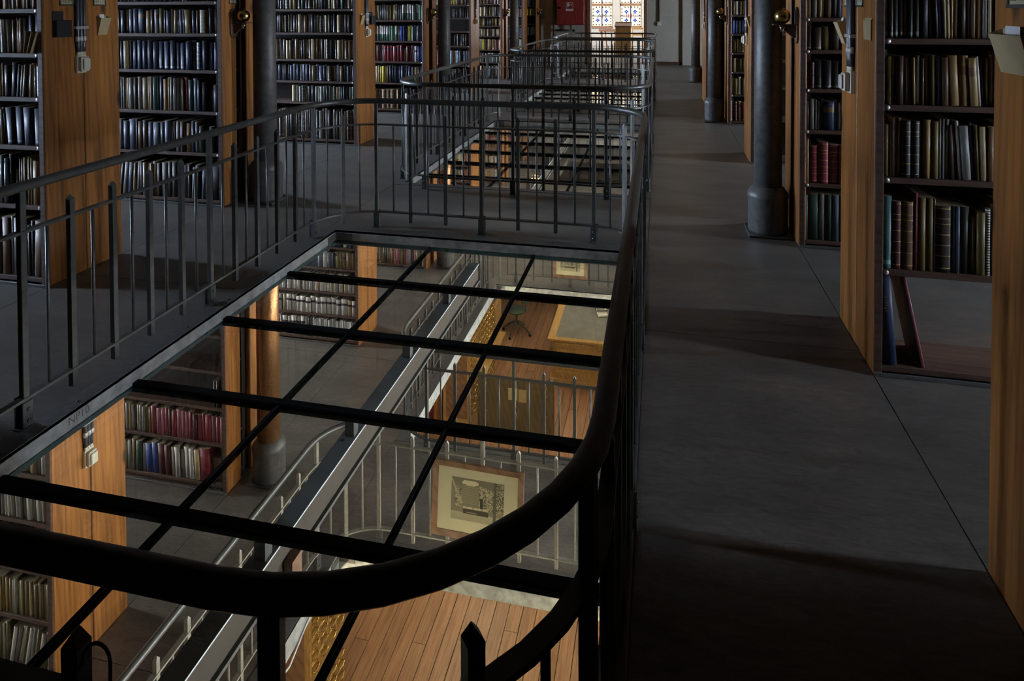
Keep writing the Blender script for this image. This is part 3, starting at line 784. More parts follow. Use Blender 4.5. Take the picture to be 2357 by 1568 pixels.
CASE_Y = {}
for k in range(8): CASE_Y['L%d' % k] = BOOK_Y[k][0]; CASE_Y['M%d' % k] = BOOK_Y[k][0]; CASE_Y['R%d' % k] = BOOK_Y[k][0]
CASE_Y['E8'] = 18.55; SH['E8'] = SH['L7']
PHRASE = {'L1': 'card-holder bookcase', 'L2': 'globe-lamp navy-rows bookcase', 'L3': 'bookcase behind iron column', 'L4': 'green-and-crimson bookcase', 'R1': 'open-bottomed aisle bookcase', 'R2': 'bookcase behind aisle column',
          'M1': 'switch-box bookcase under glass', 'M2': 'crimson-row bookcase under glass', 'M3': 'white-volume bookcase under glass'}
# (case, shelf, visible row listed from the shelf end nearest the wall to the end panel for the left cases, from the end panel for the right ones)
ROWS = {
 ('L2', 5): 'k3@.2 s3 k3 c2 k3 s3 n4 k3 n3 k3 s2 c2 k4 n3 y2 k3 n4 k3 c2 s3 k3 n3 k4 k3 e3 k3 o4',
 ('L2', 4): 'k3.4 k4.4 o3 s4 s3.6 n7h t5 k3 y4h e4.5 k2.4 n3.8 c2 c3<2 s3 s2.6<-2 y1.8<-2 e6<-2 n3.6 e2.8 e7.4g k4 k5',
 ('L2', 3): 'g2.4 n2.6 c4.4 d3.5 n4.4 n4.4 n4 n4.8 n4.8 n5.2s n5.4s n4.4s n4.4s n4.8s n4.6 n4.4g n4.6g n4.4 n5.4 n4.2',
 ('L2', 2): 'k2.6 y1.6 y2.2 t2 c1.6 y3.4 d4 y3.8 c5 y2 t2.6 l3.6 k2 n3.6 t3.8 t2 y3 y2.4 y2.6 k2 e1.8 r4 g4 u3.6 n2.6 k5@.24 k6@.2 k5@.22',
 ('L2', 1): 's4 s5 s6.4 k1.6 o4 d4.4 s4.6 s6.4 k4.2 s4.6 y2 k2.6 y3.6 d4 t5.2 n3.4 y3 g4@.22 k5@.2 k4@.22 k5@.2',
 ('L2', 0): 'k2.6<6 y4.2<6 s4.4<4 t2.4<3 y4<4 k2 c3.2 y2.4 c2 e4 d3.4 y5 k3.4 d4.4 c2.6@.25 s5.6@.27<2 d3 y3.6@.26<3 k4 s4@.27<4 e4 k8@.29',
 ('L1', 5): 'c2.4 t2 c3 y2 w3 c2.4 c2 t2.6 y2 c2 o3 c2.6',
 ('L1', 4): 'y3<-2 w3.6<-2 w4<-2 k1.6 e3 t2 c2 o3.4 y2.2 s2.6 n5@.22 k5@.23',
 ('L1', 3): 't2.6 o2.6 k5 k5.4<4 n3<5 c2<5 y3<6 g2.6<5 t3<3 c2 y2 s4.4g',
 ('L1', 2): 'e2.6 k3<-5 n6s<-4 n7s<-3 n7<-2 n6.4s<-2',
 ('L1', 1): 'g3.6 s4 g3 c3@.2 y3.6@.2 k1.6 t2 c2 c1.6 t2 c1.8 t6@.26 o4@.24',
 ('L1', 0): 'o7@.34 y3@.35 d5@.34 y5.6@.34 d2 k3@.33 o8.6@.33<2',
 ('R1', 5): 'k3 e2 n2.4 g3 k2 o3 t3 c2 k3',
 ('R1', 4): 'g3.4s d2.6s k3.6s k3.4s o2.6s k3.6s k4.4s k5.4 k4.6<-3 d2.6<-3 b3.2<-4 c1.6<-2 c2.4<-2 t1.6 o4 d4.6 d2.8 o3 t4.4 y3.2 c2 d3',
 ('R1', 3): 'g2.6@.24 c2.6 t1.8 d4.6 o5.4<-2 t1.8<-1 y3 o2.4 e2.6<-1 e3.8<-1 s3.2<-1 o4<-1 t6<-3 t6h<-2 t5h<-3 w2<-4 k2<-4 c1.6 o3',
 ('R1', 2): 'e3.4@.23 e1.2@.24 w2@.26 o2.6@.26 k4.6g@.25 k4.4g@.25 d1.4@.25 t4.2@.255 e3.6@.25 y1.4@.26 y1.6@.26 y2.2@.26 d3<-3 e1.4<-4 w1.6<-4 y4.4<-4 n2.2<-4 e1.8<-3 c3.4<-2 o3',
 ('R1', 1): 'l3.9s@.32 m3.9g@.3 o4.9g@.3 r1.3@.34 e3.1@.32 e3.3@.32 w.3@.32 d6.4g@.29 s1.3@.29 s1.4@.29 k3.7@.29 e2.6@.245 e3.2@.27 w1.7z@.29',
 ('R2', 5): 'e3 y2.6 t2 c1 o3.4 k2 s2.6 k3 y3 e2.6 c1.4 k4 o4',
 ('R2', 4): 'k3.2s d4s e4.2 d4.2 o3.6 k3 k3 d3 k3',
 ('R2', 3): 'm2g m2.2g k3.6s k4s k4s k4s k4s',
 ('R2', 2): 'k2 y2.6 y1 y1.2 k1.6 n4.8h k1.4 y1.8 s3 k4 g4',
 ('R2', 1): 'c.8@.3 c1.2@.3 r4.4g r4.4g r4.8g r4g r4g',
 ('R2', 0): 'l1.8@.3 g5@.31 y3@.31 g3@.31 s3.2@.31 g5@.31 g4@.31',
 ('M1', 4): 'w3 y2 w3 k2 w3 y2 c3 y2 w2 c2', ('M1', 3): 'y2.4 w2<-2 w2<-2 y2.6<-3 w2.4<-3 y2<-2 y2.2<-2 w3.4<-2 y1.8 w3.6<-3 w1.4<-4 k3@.16',
 ('M1', 2): 'k4@.18 d3@.18 y2@.17 k3@.16 d4@.2 k4@.2 k4', ('M1', 1): 'e3 t2.6 e3.4 c1.4 y3 c2 c2 e5.4 c2 t2 e3 c2 y1.6 t2.6 e4',
 ('M1', 0): 'y2 e3 w2.6<10 y3<11 w2.4<12 e3.4<10 w2.6<11 y3.6<9 e3<9 w3<10 e4<9 y3.6<8',
 ('M2', 2): 'k3 d3 k4@.2',
 ('M2', 1): 'y2.6 y3 k1.8 y3.2 t2 y2.4 k2 c2.2 y2.6 y3 e2.6 e2.8 r4<-2 p4 p3 r3.2 m3 r4.2 p4 p3 p3 r4 m3.4 r4 r3 r4.6 p3.6 p3.8 p3.6',
 ('M2', 0): 'y3 c2 y3 e2.6 g3 y2.6 b4<-4 b3.4<-4 m4<-4 m3<-4 w2.6<-3 w2.6<-3 y2.4<-3 w3<-3 w2.4<-3 c3<-2 r5.6@.27<-2 o8@.2',
 ('M3', 4): '7*w4 k3 5*w4 k3 s3 n4 k3 w3 s3 n3 e3', ('M3', 3): 'w3 k2 w3.4 w3 k2 w3 s4 w3.6 s3 n4 s4 s4 w3.6 s4 k3 e5 e4b o4 o4',
 ('M3', 2): '3*w3.4 y2.6 4*w3.6 y3 5*w3.6 t2 3*w4 c3 w4.4 y2 w4 t2 c3.6 w5 w5',
 ('M3', 1): 'w4.4b k1 c4 w4.6b w4.6b 9*w5b w6b c4.4b w4.4b', ('M3', 0): 'w4b y3 5*w5b y3 n3b k2 8*w1.8 y2 10*w1.8 y2 6*w1.6',
 ('L4', 5): 'k3 c2 o3 k3 e3 c2 k3 o2 e3 c3 k4 k3 o3 t2 k3 c2 e3 v3 k4',
 ('L4', 4): 'k3 y2<-4 e3<-3 c4<-3 k3 k3 s2 k3 e3 t2 o3 k2 v2 y2 o4 k3 y3 w4t<3 w5t<3 w4t w4t w3 a3 w4t a4 a3',
 ('L4', 3): 'g4 c4t c4t w5t w3t w5t w5t a4 a4 a4 w3t a3 d3 b5 b3 n5 c2 v3 v3 u3 l4 y3 s3 n2 y2 e3',
 ('L4', 2): 'm5l m4l r5l w1 r5l r4l r5l r5l r5l r4l t5@.2 m4l r3l r3l k2 w4b b4 b4', ('L4', 1): 'c2 v2 c3 t3 v4 v4 v3 k4 k4 d3 n5 k2 n4 n5 e2 n4 n4 s5 t5 k5 k4',
 ('L4', 0): 'o6g o6g o6g o6g o6g d3 t3 k3 c2 c3 s4 u3 s4 s3 s4 o4 k4',
}
# rows of other cases: drawn from a palette
RNDROWS = [('L3', 5, 'kkdeekcgkd'), ('L3', 4, 'kedcdekkkod'), ('L3', 3, 'kedcdeokkck'), ('L3', 2, 'ksnckeykkns'), ('L3', 1, 'kkgkkydkecy'), ('L3', 0, 'ddoykodykd'),
           ('L5', 6, 'evkcsnke'), ('L5', 3, 'kkdkkd'), ('L5', 2, 'cwwkrsyuw'), ('L5', 1, 'kdkd'), ('L5', 5, 'k'),
           ('L6', 6, 'eeuskwcr'), ('L6', 5, 'nceksnyk'), ('L6', 4, 'ekcvkeyd'), ('L6', 3, 'oecyokte'), ('L6', 2, 'oetpcyvc'), ('L6', 1, 'cuywnkc'), ('L6', 0, 'kywstuc'),
           ('L7', 6, 'nnbk'), ('L7', 5, 'nnsb'), ('L7', 4, 'wwyc'), ('L7', 2, 'nks'), ('L7', 1, 'nwk'), ('E8', 5, 'ks'), ('E8', 4, 'evckv'), ('E8', 2, 'gc'),
           ('R4', 5, 'geekw'), ('R4', 4, 'ekeekb'), ('R4', 3, 'cdeeo'), ('R4', 2, 'eeetc'), ('R4', 1, 'gccet'), ('R4', 0, 'ekcmyr'), ('R0', 4, 'kdoe'), ('R3', 4, 'koe'),
           ('M4', 1, 'pkoek'), ('M4', 0, 'pykoe'), ('M4', 2, 'kpoe')] + [('M%d' % k, q, 'tecyowkrt') for k in (5, 6, 7) for q in range(6)] + [('M4', 3, 'tecokt'), ('M4', 4, 'tecok')]

books = []          # dicts
SCW = {}
def zsh(case): return -STOREY if case[0] == 'M' else 0.0
def endx(case): return XR + 0.036 if case[0] == 'R' else (-3.4 if case == 'E8' else XL) - 0.036
def clear_h(case, sh):
    s = SH[case]; top = s[sh + 1] if sh + 1 < len(s) else 2.28
    return top - s[sh] - 0.028
rb = random.Random(11)
def place_row(case, sh, toks, visible, xstart=None):
    """toks run from the end panel outwards"""
    side = 1 if case[0] == 'R' else -1
    x = endx(case) if xstart is None else xstart
    H = clear_h(case, sh); base = zsh(case) + SH[case][sh] + 0.0125
    hrow = H * (0.8 + 0.08 * rb.random())
    for n, t in enumerate(toks):
        c, w, st, hh, lean = parse(t)
        if visible: w *= SCW.get(case, 1.0)
        h = min(hh, H * 0.97) if hh else hrow * (0.93 + 0.1 * rb.random())
        ext = abs(math.sin(lean)) * h * 0.22
        x += side * 0.0008
        books.append(dict(case=case, sh=sh, n=n + 1, c=c, w=w, st=st, h=h, lean=lean, x=x + side * w / 2, y=CASE_Y[case] + 0.012 + 0.012 * rb.random() + (0.02 if hh and hh < 0.22 else 0), z=base, d=0.13 + 0.08 * rb.random(), vis=visible))
        x += side * w
    return x
for (case, sh), spec in ROWS.items():
    toks = expand(spec)
    ws = sum(parse(t)[1] for t in toks)
    SCW[case] = {'L1': 0.30, 'L2': 0.962, 'R1': 0.416, 'M1': 0.35, 'M2': 1.02 if sh < 2 else ws, 'M3': 1.03, 'L4': 0.8}.get(case, 0) / ws if case != 'R2' else 1.35
    if case in ('R1',) and sh == 1: SCW[case] = 1.0
    if case[0] != 'R': toks = toks[::-1]
    x = place_row(case, sh, toks, True)
    lim = endx(case) + (1 if case[0] == 'R' else -1) * 1.5
    pal = [t[0] for t in toks]; fill = []
    acc = abs(x - endx(case))
    if case == 'R1' : pal = pal[len(pal) // 2:]
    while acc < 1.5 and not (case == 'M2' and sh == 2):
        w = 2.2 + 2.6 * rb.random(); fill.append('%s%.1f' % (rb.choice(pal), w)); acc += w / 100
    place_row(case, sh, fill, False, x)
for case, sh, pal in RNDROWS:
    acc = 0.0; toks = []
    far = case in ('L5', 'L6', 'L7', 'E8')
    full = {'L3': 1.4}.get(case, 0.85)
    if len(pal) < 4: full = 0.3
    if case == 'L3' and sh == 1: full = 0.75
    while acc < full:
        w = 1.8 + 3.2 * rb.random(); c = rb.choice(pal)
        toks.append('%s%.1f%s' % (c, w, rb.choice(['', '', '', 'g', 's', 'l']))); acc += w / 100
    place_row(case, sh, toks, case == 'L3')
# the two volumes leaning in the open bottom shelf of the aisle case, built with their own data below

def proj_area(b):
    d = Vector((b['x'], b['y'], b['z'] + b['h'] / 2)) - Vector((0, 0, CAM_Z)); dep = d.dot(f2)
    px = 1178.5 + FPX * d.dot(r3) / dep; py = CYPX - FPX * d.dot(u3) / dep
    a = b['w'] * b['h'] * (FPX / dep) ** 2
    hh = b['h'] * FPX / dep / 2
    if px < 0 or px > 2357 or py + hh < 4 or py - hh > 1568: return 0.0
    if b['case'] == 'L1' and b['x'] < -3.84: return 0.0
    if b['case'] == 'L2' and b['x'] < -4.50: return 0.0
    if b['case'] == 'L3' and (b['x'] < -4.58 or b['sh'] > 5): return 0.0
    if b['case'] == 'L4' and b['x'] < -4.25: return 0.0
    if b['case'] == 'R1' and b['x'] > 1.385: return 0.0
    if b['case'] == 'R2' and b['x'] > 1.165: return 0.0
    if b['case'] == 'M1' and (b['x'] < -4.0): return 0.0
    if b['case'] == 'M2' and (b['x'] < -4.55 or b['sh'] > 1): return 0.0
    if b['case'] == 'M3' and (b['x'] < -4.55 or b['sh'] > 3): return 0.0
    return a
for b in books: b['a'] = proj_area(b) if b['vis'] else 0.0
order = sorted([b for b in books if b['a'] > 0], key=lambda b: -b['a'])
chosen = set(id(b) for b in order[:298])
def ordn(n): return '%d%s' % (n, 'th' if 10 <= n % 100 <= 20 else {1: 'st', 2: 'nd', 3: 'rd'}.get(n % 10, 'th'))
SHELFW = ['bottom shelf', 'second shelf', 'third shelf', 'fourth shelf', 'fifth shelf', 'sixth shelf', 'seventh shelf']
rest = MB(); rr = random.Random(3)
for b in books:
    nm, col = PAL[b['c']]
    if id(b) in chosen:
        mb = MB(); book_mb(mb, b['w'], b['h'], b['d'], col, b['st'], b['lean'], 0, 0, 0, rr)
        o = mb.build('book', 'book_cloth', None, (b['x'], b['y'], b['z']))
        look = {'g': 'gilt-banded %s volume', 's': '%s foot-stamped book', 't': 'two-tone %s book', 'b': '%s dark-banded volume', 'h': '%s labelled book', 'l': '%s banded volume', 'z': '%s spiral-bound notebook'}.get(b['st'], '%s book') % nm
        if not b['st']: look = (('thick ' if b['w'] > 0.05 else 'thin ' if b['w'] < 0.022 else '')) + look
        if abs(b['lean']) > R(3.5): look = 'leaning ' + look
        tag(o, '%s, %s from end panel, %s, %s' % (look, ordn(b['n']), SHELFW[b['sh']], PHRASE[b['case']]), 'book', 'shelved library books')
    else:
        book_mb(rest, b['w'], b['h'], b['d'], col, b['st'], b['lean'], b['x'], b['y'], b['z'], rr)
o = rest.build('distant_books', 'book_cloth'); tag(o, 'remaining rows of small distant books filling the shelves', 'books', kind='stuff')
for (w, h, dx, lean, c, lab) in ((0.05, 0.40, 0.075, -0.07, 'n', 'tall navy book with gilt title alone on the open bottom shelf'), (0.014, 0.41, 0.205, -0.2, 'p', 'thin rose volume with shade-darkened sides leaning against the tall navy book')):
    mb = MB(); book_mb(mb, w, h, 0.2, PAL[c][1], 'f' if c == 'p' else '', lean, 0, 0, 0, rr)
    if c == 'p': mb.c = [(0.03, 0.02, 0.02) if not sm_ else q for q, sm_ in zip(mb.c, mb.sm)]  # covers coloured dark in place of the shelf shade, spine stays rose
    o = mb.build('book', 'book_cloth', None, (XR + dx, BOOK_Y[1][0] + 0.012, 0.0425)); tag(o, lab, 'book', 'shelved library books')
    if c == 'n':
        t = MB()
        for k, ww in enumerate((0.022, 0.014, 0.006, 0.016, 0.024, 0.014)): t.box(-ww / 2 - 0.02, ww / 2 - 0.02, -0.0095, -0.009, 0.30 - 0.012 * k, 0.303 - 0.012 * k)
        t.build('gilt_title', 'gold_brass', o)

# ------------------------------------------------------------------ fittings on the bookcase ends
def end_thing(name, side, y, z, label, cat, group=None, xe=None):
    """an Empty on the face of a bookcase end: local x points out of the face, local y along the face"""
    xe = xe if xe is not None else (XL if side < 0 else XR)
    o = empty(name, (xe, y, z), 0 if side < 0 else math.pi); tag(o, label, cat, group); return o
def switch(side, y, zbox, zf, label, xe=None, ztop=2.3):
    o = end_thing('light_switch', side, y, zf + zbox, label, 'light switch', 'switch boxes with conduits', xe)
    MB().bbox(0, 0.022, -0.034, 0.034, -0.055, 0.055, 0.003).build('back_plate', 'plastic_cream', o)
    MB().bbox(0.02, 0.05, -0.03, 0.03, -0.045, 0.045, 0.006).build('switch_box', 'plastic_cream', o)
    MB().bbox(0.05, 0.062, -0.024, 0.024, -0.034, 0.034, 0.004).build('rocker', 'plastic_cream', o)
    for q in (-1, 0, 1):
        MB().tube([(0.014, q * 0.02, 0.05), (0.014, q * 0.02, 0.085)], 0.0095, 10).build('gland', 'plastic_cream', o)
        MB().tube([(0.014, q * 0.02, 0.075), (0.014, q * 0.02, 0.11), (0.016, q * 0.024, 0.15), (0.016, q * 0.024, ztop - zbox)], 0.0115, 10).build('conduit', 'conduit_grey', o)
        MB().tube([(0.016, q * 0.024, 0.14), (0.016, q * 0.024, 0.17)], 0.0135, 10).build('sleeve', 'plastic_grey', o)
    MB().bbox(0.0, 0.03, -0.045, 0.045, 0.215, 0.232, 0.002).build('clamp', 'plastic_grey', o)
    return o
def label_frame(side, y, z, text, label, zf=0.0, xe=None):
    o = end_thing('label_holder', side, y, zf + z, label, 'label holder', 'shelf-mark label holders', xe)
    fm = MB()
    for y0, y1, z0, z1 in ((-0.05, 0.05, -0.03, -0.02), (-0.05, 0.05, 0.02, 0.03), (-0.05, -0.042, -0.03, 0.03), (0.042, 0.05, -0.03, 0.03)): fm.bbox(0, 0.008, y0, y1, z0, z1, 0.0015)
    fm.build('frame', 'iron', o)
    cd = MB().box(0.0, 0.003, -0.043, 0.043, -0.021, 0.021).build('card', 'label_cream', o)
    t = link('lettering', text_mesh(text, 0.024, 'ink'), cd, (0.0035, 0, -0.004)); t.rotation_euler = (R(90), 0, R(90))
def pocket(side, y, z, label, mat='paper_tan', slip=True, w=0.075, h=0.062, open_=0.028, zf=0.0, xe=None):
    o = end_thing('card_pocket', side, y, zf + z, label, 'card pocket', 'paper pockets pinned on bookcase ends', xe)
    mb = MB(); a = w / 2
    mb.add([(0.002, -a * 0.92, -h), (0.002, a * 0.92, -h), (0.001, -a, h), (0.001, a, h), (0.006, -a * 0.95, -h), (0.006, a * 0.95, -h), (open_, -a * 1.05, h * 0.75), (open_, a * 1.05, h * 0.75)],
           [(0, 1, 3, 2), (4, 6, 7, 5), (0, 4, 5, 1), (0, 2, 6, 4), (1, 5, 7, 3)])
    mb.build('pouch', mat, o)
    if slip: MB().box(0.008, 0.0095, -a * 0.6, a * 0.35, -h * 0.3, h * 1.12).build('paper_slip', 'paper_white', o)
    return o
def globe_lamp(side, y, z, label, xe=None):
    o = end_thing('globe_lamp', side, y, z, label, 'lamp', 'brass globe lamps on bookcase ends', xe)
    mb = MB(); P = []
    for k in range(24):
        a = 6.28318 * k / 24; P.append((0.05 * math.cos(a), (0.075 if math.sin(a) > 0 else -0.075) + 0.05 * math.sin(a)))
    mb.prism(P, 0, 0.012, 'x').build('back_plate', 'shelf_wood', o)
    MB().prism([(0.012, -0.085), (0.03, -0.085), (0.115, -0.012), (0.115, 0.0), (0.012, 0.0)], -0.012, 0.012, 'y').build('bracket', 'shelf_wood', o)
    MB().bbox(0.012, 0.16, -0.042, 0.042, 0.0, 0.007, 0.002).build('ledge', 'shelf_wood', o)
    MB().lathe([(0.0, 0.008)] + [(0.053 * math.sin(math.pi * k / 16), 0.061 - 0.053 * math.cos(math.pi * k / 16)) for k in range(1, 16)] + [(0.0, 0.114)], cx=0.098, n=24).build('globe', 'brass', o)
    MB().lathe([(0.016, 0.0), (0.018, -0.018), (0.012, -0.04), (0.0, -0.046)], cx=0.098, n=14).build('socket', 'chrome', o)
    return o
switch(-1, 3.43, 1.285, 0, 'cream switch box with three conduits on the card-holder bookcase end')
switch(-1, 7.53, 1.33, 0, 'cream switch box on the bookcase end behind the column')
switch(-1, 12.45, 1.36, 0, 'small switch box on the bookcase end past the empty shelves')
switch(1, 3.53, 1.255, 0, 'cream switch box with conduits on the open-bottomed aisle bookcase')
switch(1, 7.53, 1.27, 0, 'pale switch box on the bookcase end past the aisle column')
switch(1, 11.55, 1.3, 0, 'far switch box on the pale bookcase end jutting into the aisle', xe=0.74)
switch(-1, 3.435, 1.225, -STOREY, 'cream switch box seen through the glass on orange pine', ztop=2.2)
label_frame(-1, 3.345, 1.672, '3143-3144', 'black label holder over the black card holder, reading 3143-3144')
label_frame(-1, 3.585, 1.672, '3147-3152', 'black label holder above the tan pocket, reading 3147-3152')
label_frame(-1, 4.945, 1.69, '31 18', 'small label holder above the globe lamp beside the column')
label_frame(1, 3.63, 1.648, '4110', 'label holder far side of the aisle conduits')
label_frame(1, 3.42, 1.648, '4105', 'label holder near side of the aisle conduits')
label_frame(1, 2.0, 1.645, '4100 4103', 'label holder above the cut-off tan envelope, reading 4100')
pocket(-1, 3.60, 1.518, 'tan paper pocket with white slip beside the conduits', open_=0.04)
p = end_thing('card_holder', -1, 3.29, 1.455, 'black sheet-metal card holder beside the conduits', 'card holder')
MB().bbox(0, 0.006, -0.045, 0.03, 0.0, 0.155, 0.002).build('back_plate', 'black_card', p)
MB().bbox(0.006, 0.03, -0.04, 0.065, 0.0, 0.1, 0.002).build('pouch', 'black_card', p)
pocket(1, 3.69, 1.495, 'tan pocket tilting off the far edge of the aisle bookcase end', open_=0.045)
pocket(1, 3.29, 1.52, 'flat tan card pinned at the near edge of the aisle bookcase end', slip=False, open_=0.008, w=0.11, h=0.05)
pocket(1, 2.0, 1.50, 'big tan envelope with white slip at the picture edge', w=0.16, h=0.06, open_=0.035)
pocket(-1, 7.40, 1.49, 'tan pocket on the bookcase end behind the column', open_=0.04)
p = end_thing('card_holder', -1, 7.68, 1.42, 'dark card holder on the bookcase end behind the column', 'card holder')
MB().bbox(0, 0.006, -0.06, 0.04, 0.0, 0.16, 0.002).build('back_plate', 'black_card', p); MB().bbox(0.006, 0.03, -0.04, 0.08, 0.0, 0.11, 0.002).build('pouch', 'black_card', p)
pocket(1, 7.35, 1.47, 'small tan pocket past the aisle column', open_=0.04)
globe_lamp(-1, 4.95, 1.50, 'brass globe lamp on the bookcase end by the foreground column')
globe_lamp(-1, 9.74, 1.50, 'brass globe lamp beside the green and crimson books')
globe_lamp(-1, 14.8, 1.48, 'tiny brass globe lamp by the crowded far bookcase')
globe_lamp(-1, 18.7, 1.5, 'last brass globe lamp before the end wall', xe=-3.4)
globe_lamp(1, 4.88, 1.495, 'brass globe lamp beside the big aisle column')
globe_lamp(1, 9.72, 1.5, 'brass globe lamp beside the middle aisle column')
# cards standing at the shelf ends of the card-holder case
for k in range(3):
    mb = MB(); mb.bbox(-0.001, 0.001, 0, 0.09, 0, 0.13, 0.0004)
    o = mb.build('index_card', 'paper_tan', None, (-3.60 + 0.025 * k, 3.165, 1.366)); o.rotation_euler = (0, R(10 + 5 * k), 0)
    tag(o, ['tan card leaning at the shelf end, farthest of three from the panel', 'middle tan card leaning at the shelf end', 'tan card leaning at the shelf end, next to the panel'][k], 'card', 'cards leaning at a shelf end')

# ------------------------------------------------------------------ framed photographs hung on the rails below
def photo(x0, x1, z0, z1, y, label, tilt):
    w, h = x1 - x0, z1 - z0
    root = empty('framed_photograph', ((x0 + x1) / 2, y, z0)); tag(root, label, 'picture', 'framed photographs hung on the rails')
    root.rotation_euler = (R(-4), R(tilt), 0)
    b = 0.042
    for nm, pl in (('frame_rail', [(-w / 2, 0), (w / 2, 0), (w / 2 - b, b), (-w / 2 + b, b)]), ('frame_rail', [(-w / 2, h), (-w / 2 + b, h - b), (w / 2 - b, h - b), (w / 2, h)]),
                   ('frame_rail', [(-w / 2, 0), (-w / 2 + b, b), (-w / 2 + b, h - b), (-w / 2, h)]), ('frame_rail', [(w / 2, 0), (w / 2, h), (w / 2 - b, h - b), (w / 2 - b, b)])):
        mb = MB(); n = 4
        V = [(p[0], 0, p[1]) for p in pl]
        V += [(p[0], -0.022 if (abs(p[0]) > w / 2 - 0.001 or p[1] < 0.001 or p[1] > h - 0.001) else -0.012, p[1]) for p in pl]
        mb.add(V, [(0, 1, 2, 3), (7, 6, 5, 4)] + [(k, (k + 1) % 4, 4 + (k + 1) % 4, 4 + k) for k in range(4)]); mb.build(nm, 'frame_wood', root)
    MB().box(-w / 2 + b, w / 2 - b, -0.008, 0.004, b, h - b).build('mount', 'mount_card', root)
    pw, ph = w * 0.58, h * 0.56; N, Mz = 56, 42; g = MB(); rn = random.Random(8)
    for i in range(N):
        for j in range(Mz):
            u, v = (i + .5) / N, (j + .5) / Mz
            c = 0.27
            if v < 0.2: c = 0.42 + 0.3 * v
            if v > 0.86 - 0.2 * abs(u - 0.4): c = 0.22
            if (u - 0.36) ** 2 / 0.025 + (v - 0.9) ** 2 / 0.004 < 1: c = 0.75
            if 0.22 < u < 0.52 and 0.38 < v < 0.8: c = 0.26 + 0.07 * (j % 2)
            if (0.08 < u < 0.2 or 0.54 < u < 0.8) and 0.32 < v < 0.86 - 0.3 * abs(u - 0.55): c = rn.choice((0.12, 0.2, 0.35, 0.5, 0.6))
            if u > 0.86 and v > 0.25: c = rn.choice((0.1, 0.16, 0.3, 0.5))
            if 0.8 < u < 0.86: c = 0.12
            if 0.24 < u < 0.72 and 0.29 < v < 0.34: c = 0.7 if rn.random() < 0.8 else 0.4
            if 0.24 < u < 0.72 and 0.16 < v < 0.29: c = 0.07
            if 0.30 < u < 0.5 and 0.19 < v < 0.22: c = 0.35
            if 0.56 < u < 0.6 and 0.34 < v < 0.56: c = 0.04
            if u < 0.22 and abs(v - (0.95 - 2.6 * u)) < 0.04: c = 0.5
            col = (c * 0.95, c * 0.86, c * 0.55)
            x, z = -pw / 2 + pw * i / N, h * 0.24 + ph * j / Mz
            g.add([(x, -0.0085, z), (x + pw / N, -0.0085, z), (x + pw / N, -0.0085, z + ph / Mz), (x, -0.0085, z + ph / Mz)], [(0, 1, 2, 3)], col=col)
    g.build('photo_print', 'print', root)
photo(-1.62, -0.945, -2.205, -1.675, 4.555, 'wood-framed sepia photograph of a library interior on the rail below the foreground glass', 1.2)
photo(-1.49, -1.0, -2.25, -1.83, 9.44, 'smaller-looking framed photograph on the farther rail above the desk', 0.0)

# ------------------------------------------------------------------ ground-floor reading room
def catalogue(x, y0, y1, label, slides, zt=1.62):
    root = empty('card_catalogue', (x, y0, ZG)); tag(root, label, 'card catalogue', 'oak card catalogues')
    W = y1 - y0; D = 0.42
    MB().bbox(-D, 0.0, 0, W, 0, zt, 0.004).build('carcass', 'desk_oak', root)
    MB().bbox(-D - 0.01, 0.02, -0.012, W + 0.012, zt, zt + 0.03, 0.006).build('top', 'desk_oak', root)
    MB().bbox(-D + 0.05, -0.03, -0.006, 0.0, 0.1, zt - 0.1, 0.002).build('side_panel', 'frame_wood', root)
    nc = max(3, round(W / 0.155)); dw = (W - 0.03) / nc; dh = 0.103
    dm = MB().bbox(0, 0.014, 0.003, dw - 0.003, 0.003, dh - 0.003, 0.003).mesh('drawer', 'desk_oak')
    hm = MB(); hm.tube([(0.014, 0.03, 0.03), (0.032, 0.035, 0.026), (0.038, dw / 2, 0.02), (0.032, dw - 0.035, 0.026), (0.014, dw - 0.03, 0.03)], 0.0065, 7)
    hm.bbox(0.013, 0.018, 0.028, dw - 0.028, 0.042, 0.085, 0.0015); hm = hm.mesh('brass_pull', 'gold_brass')
    rows = int((zt - 0.12) / dh)
    for r_ in range(rows):
        z = 0.1 + r_ * dh
        if abs(z - 0.72) < 0.03: continue
        for c_ in range(nc):
            d = link('drawer', dm, root, (0.0, 0.015 + c_ * dw, z)); link('brass_pull', hm, d)
    for (a, b, pr) in slides:
        s = MB().bbox(-0.02, pr, a, b, 0.795, 0.815, 0.003).build('writing_slide', 'desk_oak', root)
        MB().lathe([(0.01, 0), (0.013, 0.012), (0, 0.02)], cx=pr, cy=(a + b) / 2, cz=0.805, n=10, axis='x').build('knob', 'gold_brass', s)
catalogue(-2.84, 4.93, 5.56, 'brass-handled oak card catalogue at the bottom of the picture', [(0.08, 0.36, 0.06)])
catalogue(-2.84, 9.72, 11.25, 'long brass-handled oak card catalogue near the swivel chair', [(0.05, 0.55, 0.26), (0.9, 1.4, 0.26)])
o = empty('low_cupboard', (-2.84, 11.3, ZG)); tag(o, 'pale oak cupboard at the far end of the long card catalogue', 'cupboard')
MB().bbox(-0.42, 0.0, 0, 0.56, 0, 1.22, 0.004).build('body', 'desk_oak', o); MB().bbox(-0.44, 0.02, -0.01, 0.58, 1.22, 1.25, 0.008).build('top', 'leather_grey_sheen', o)
MB().bbox(0.0, 0.012, 0.05, 0.51, 0.1, 1.12, 0.005).build('door', 'desk_oak', o)
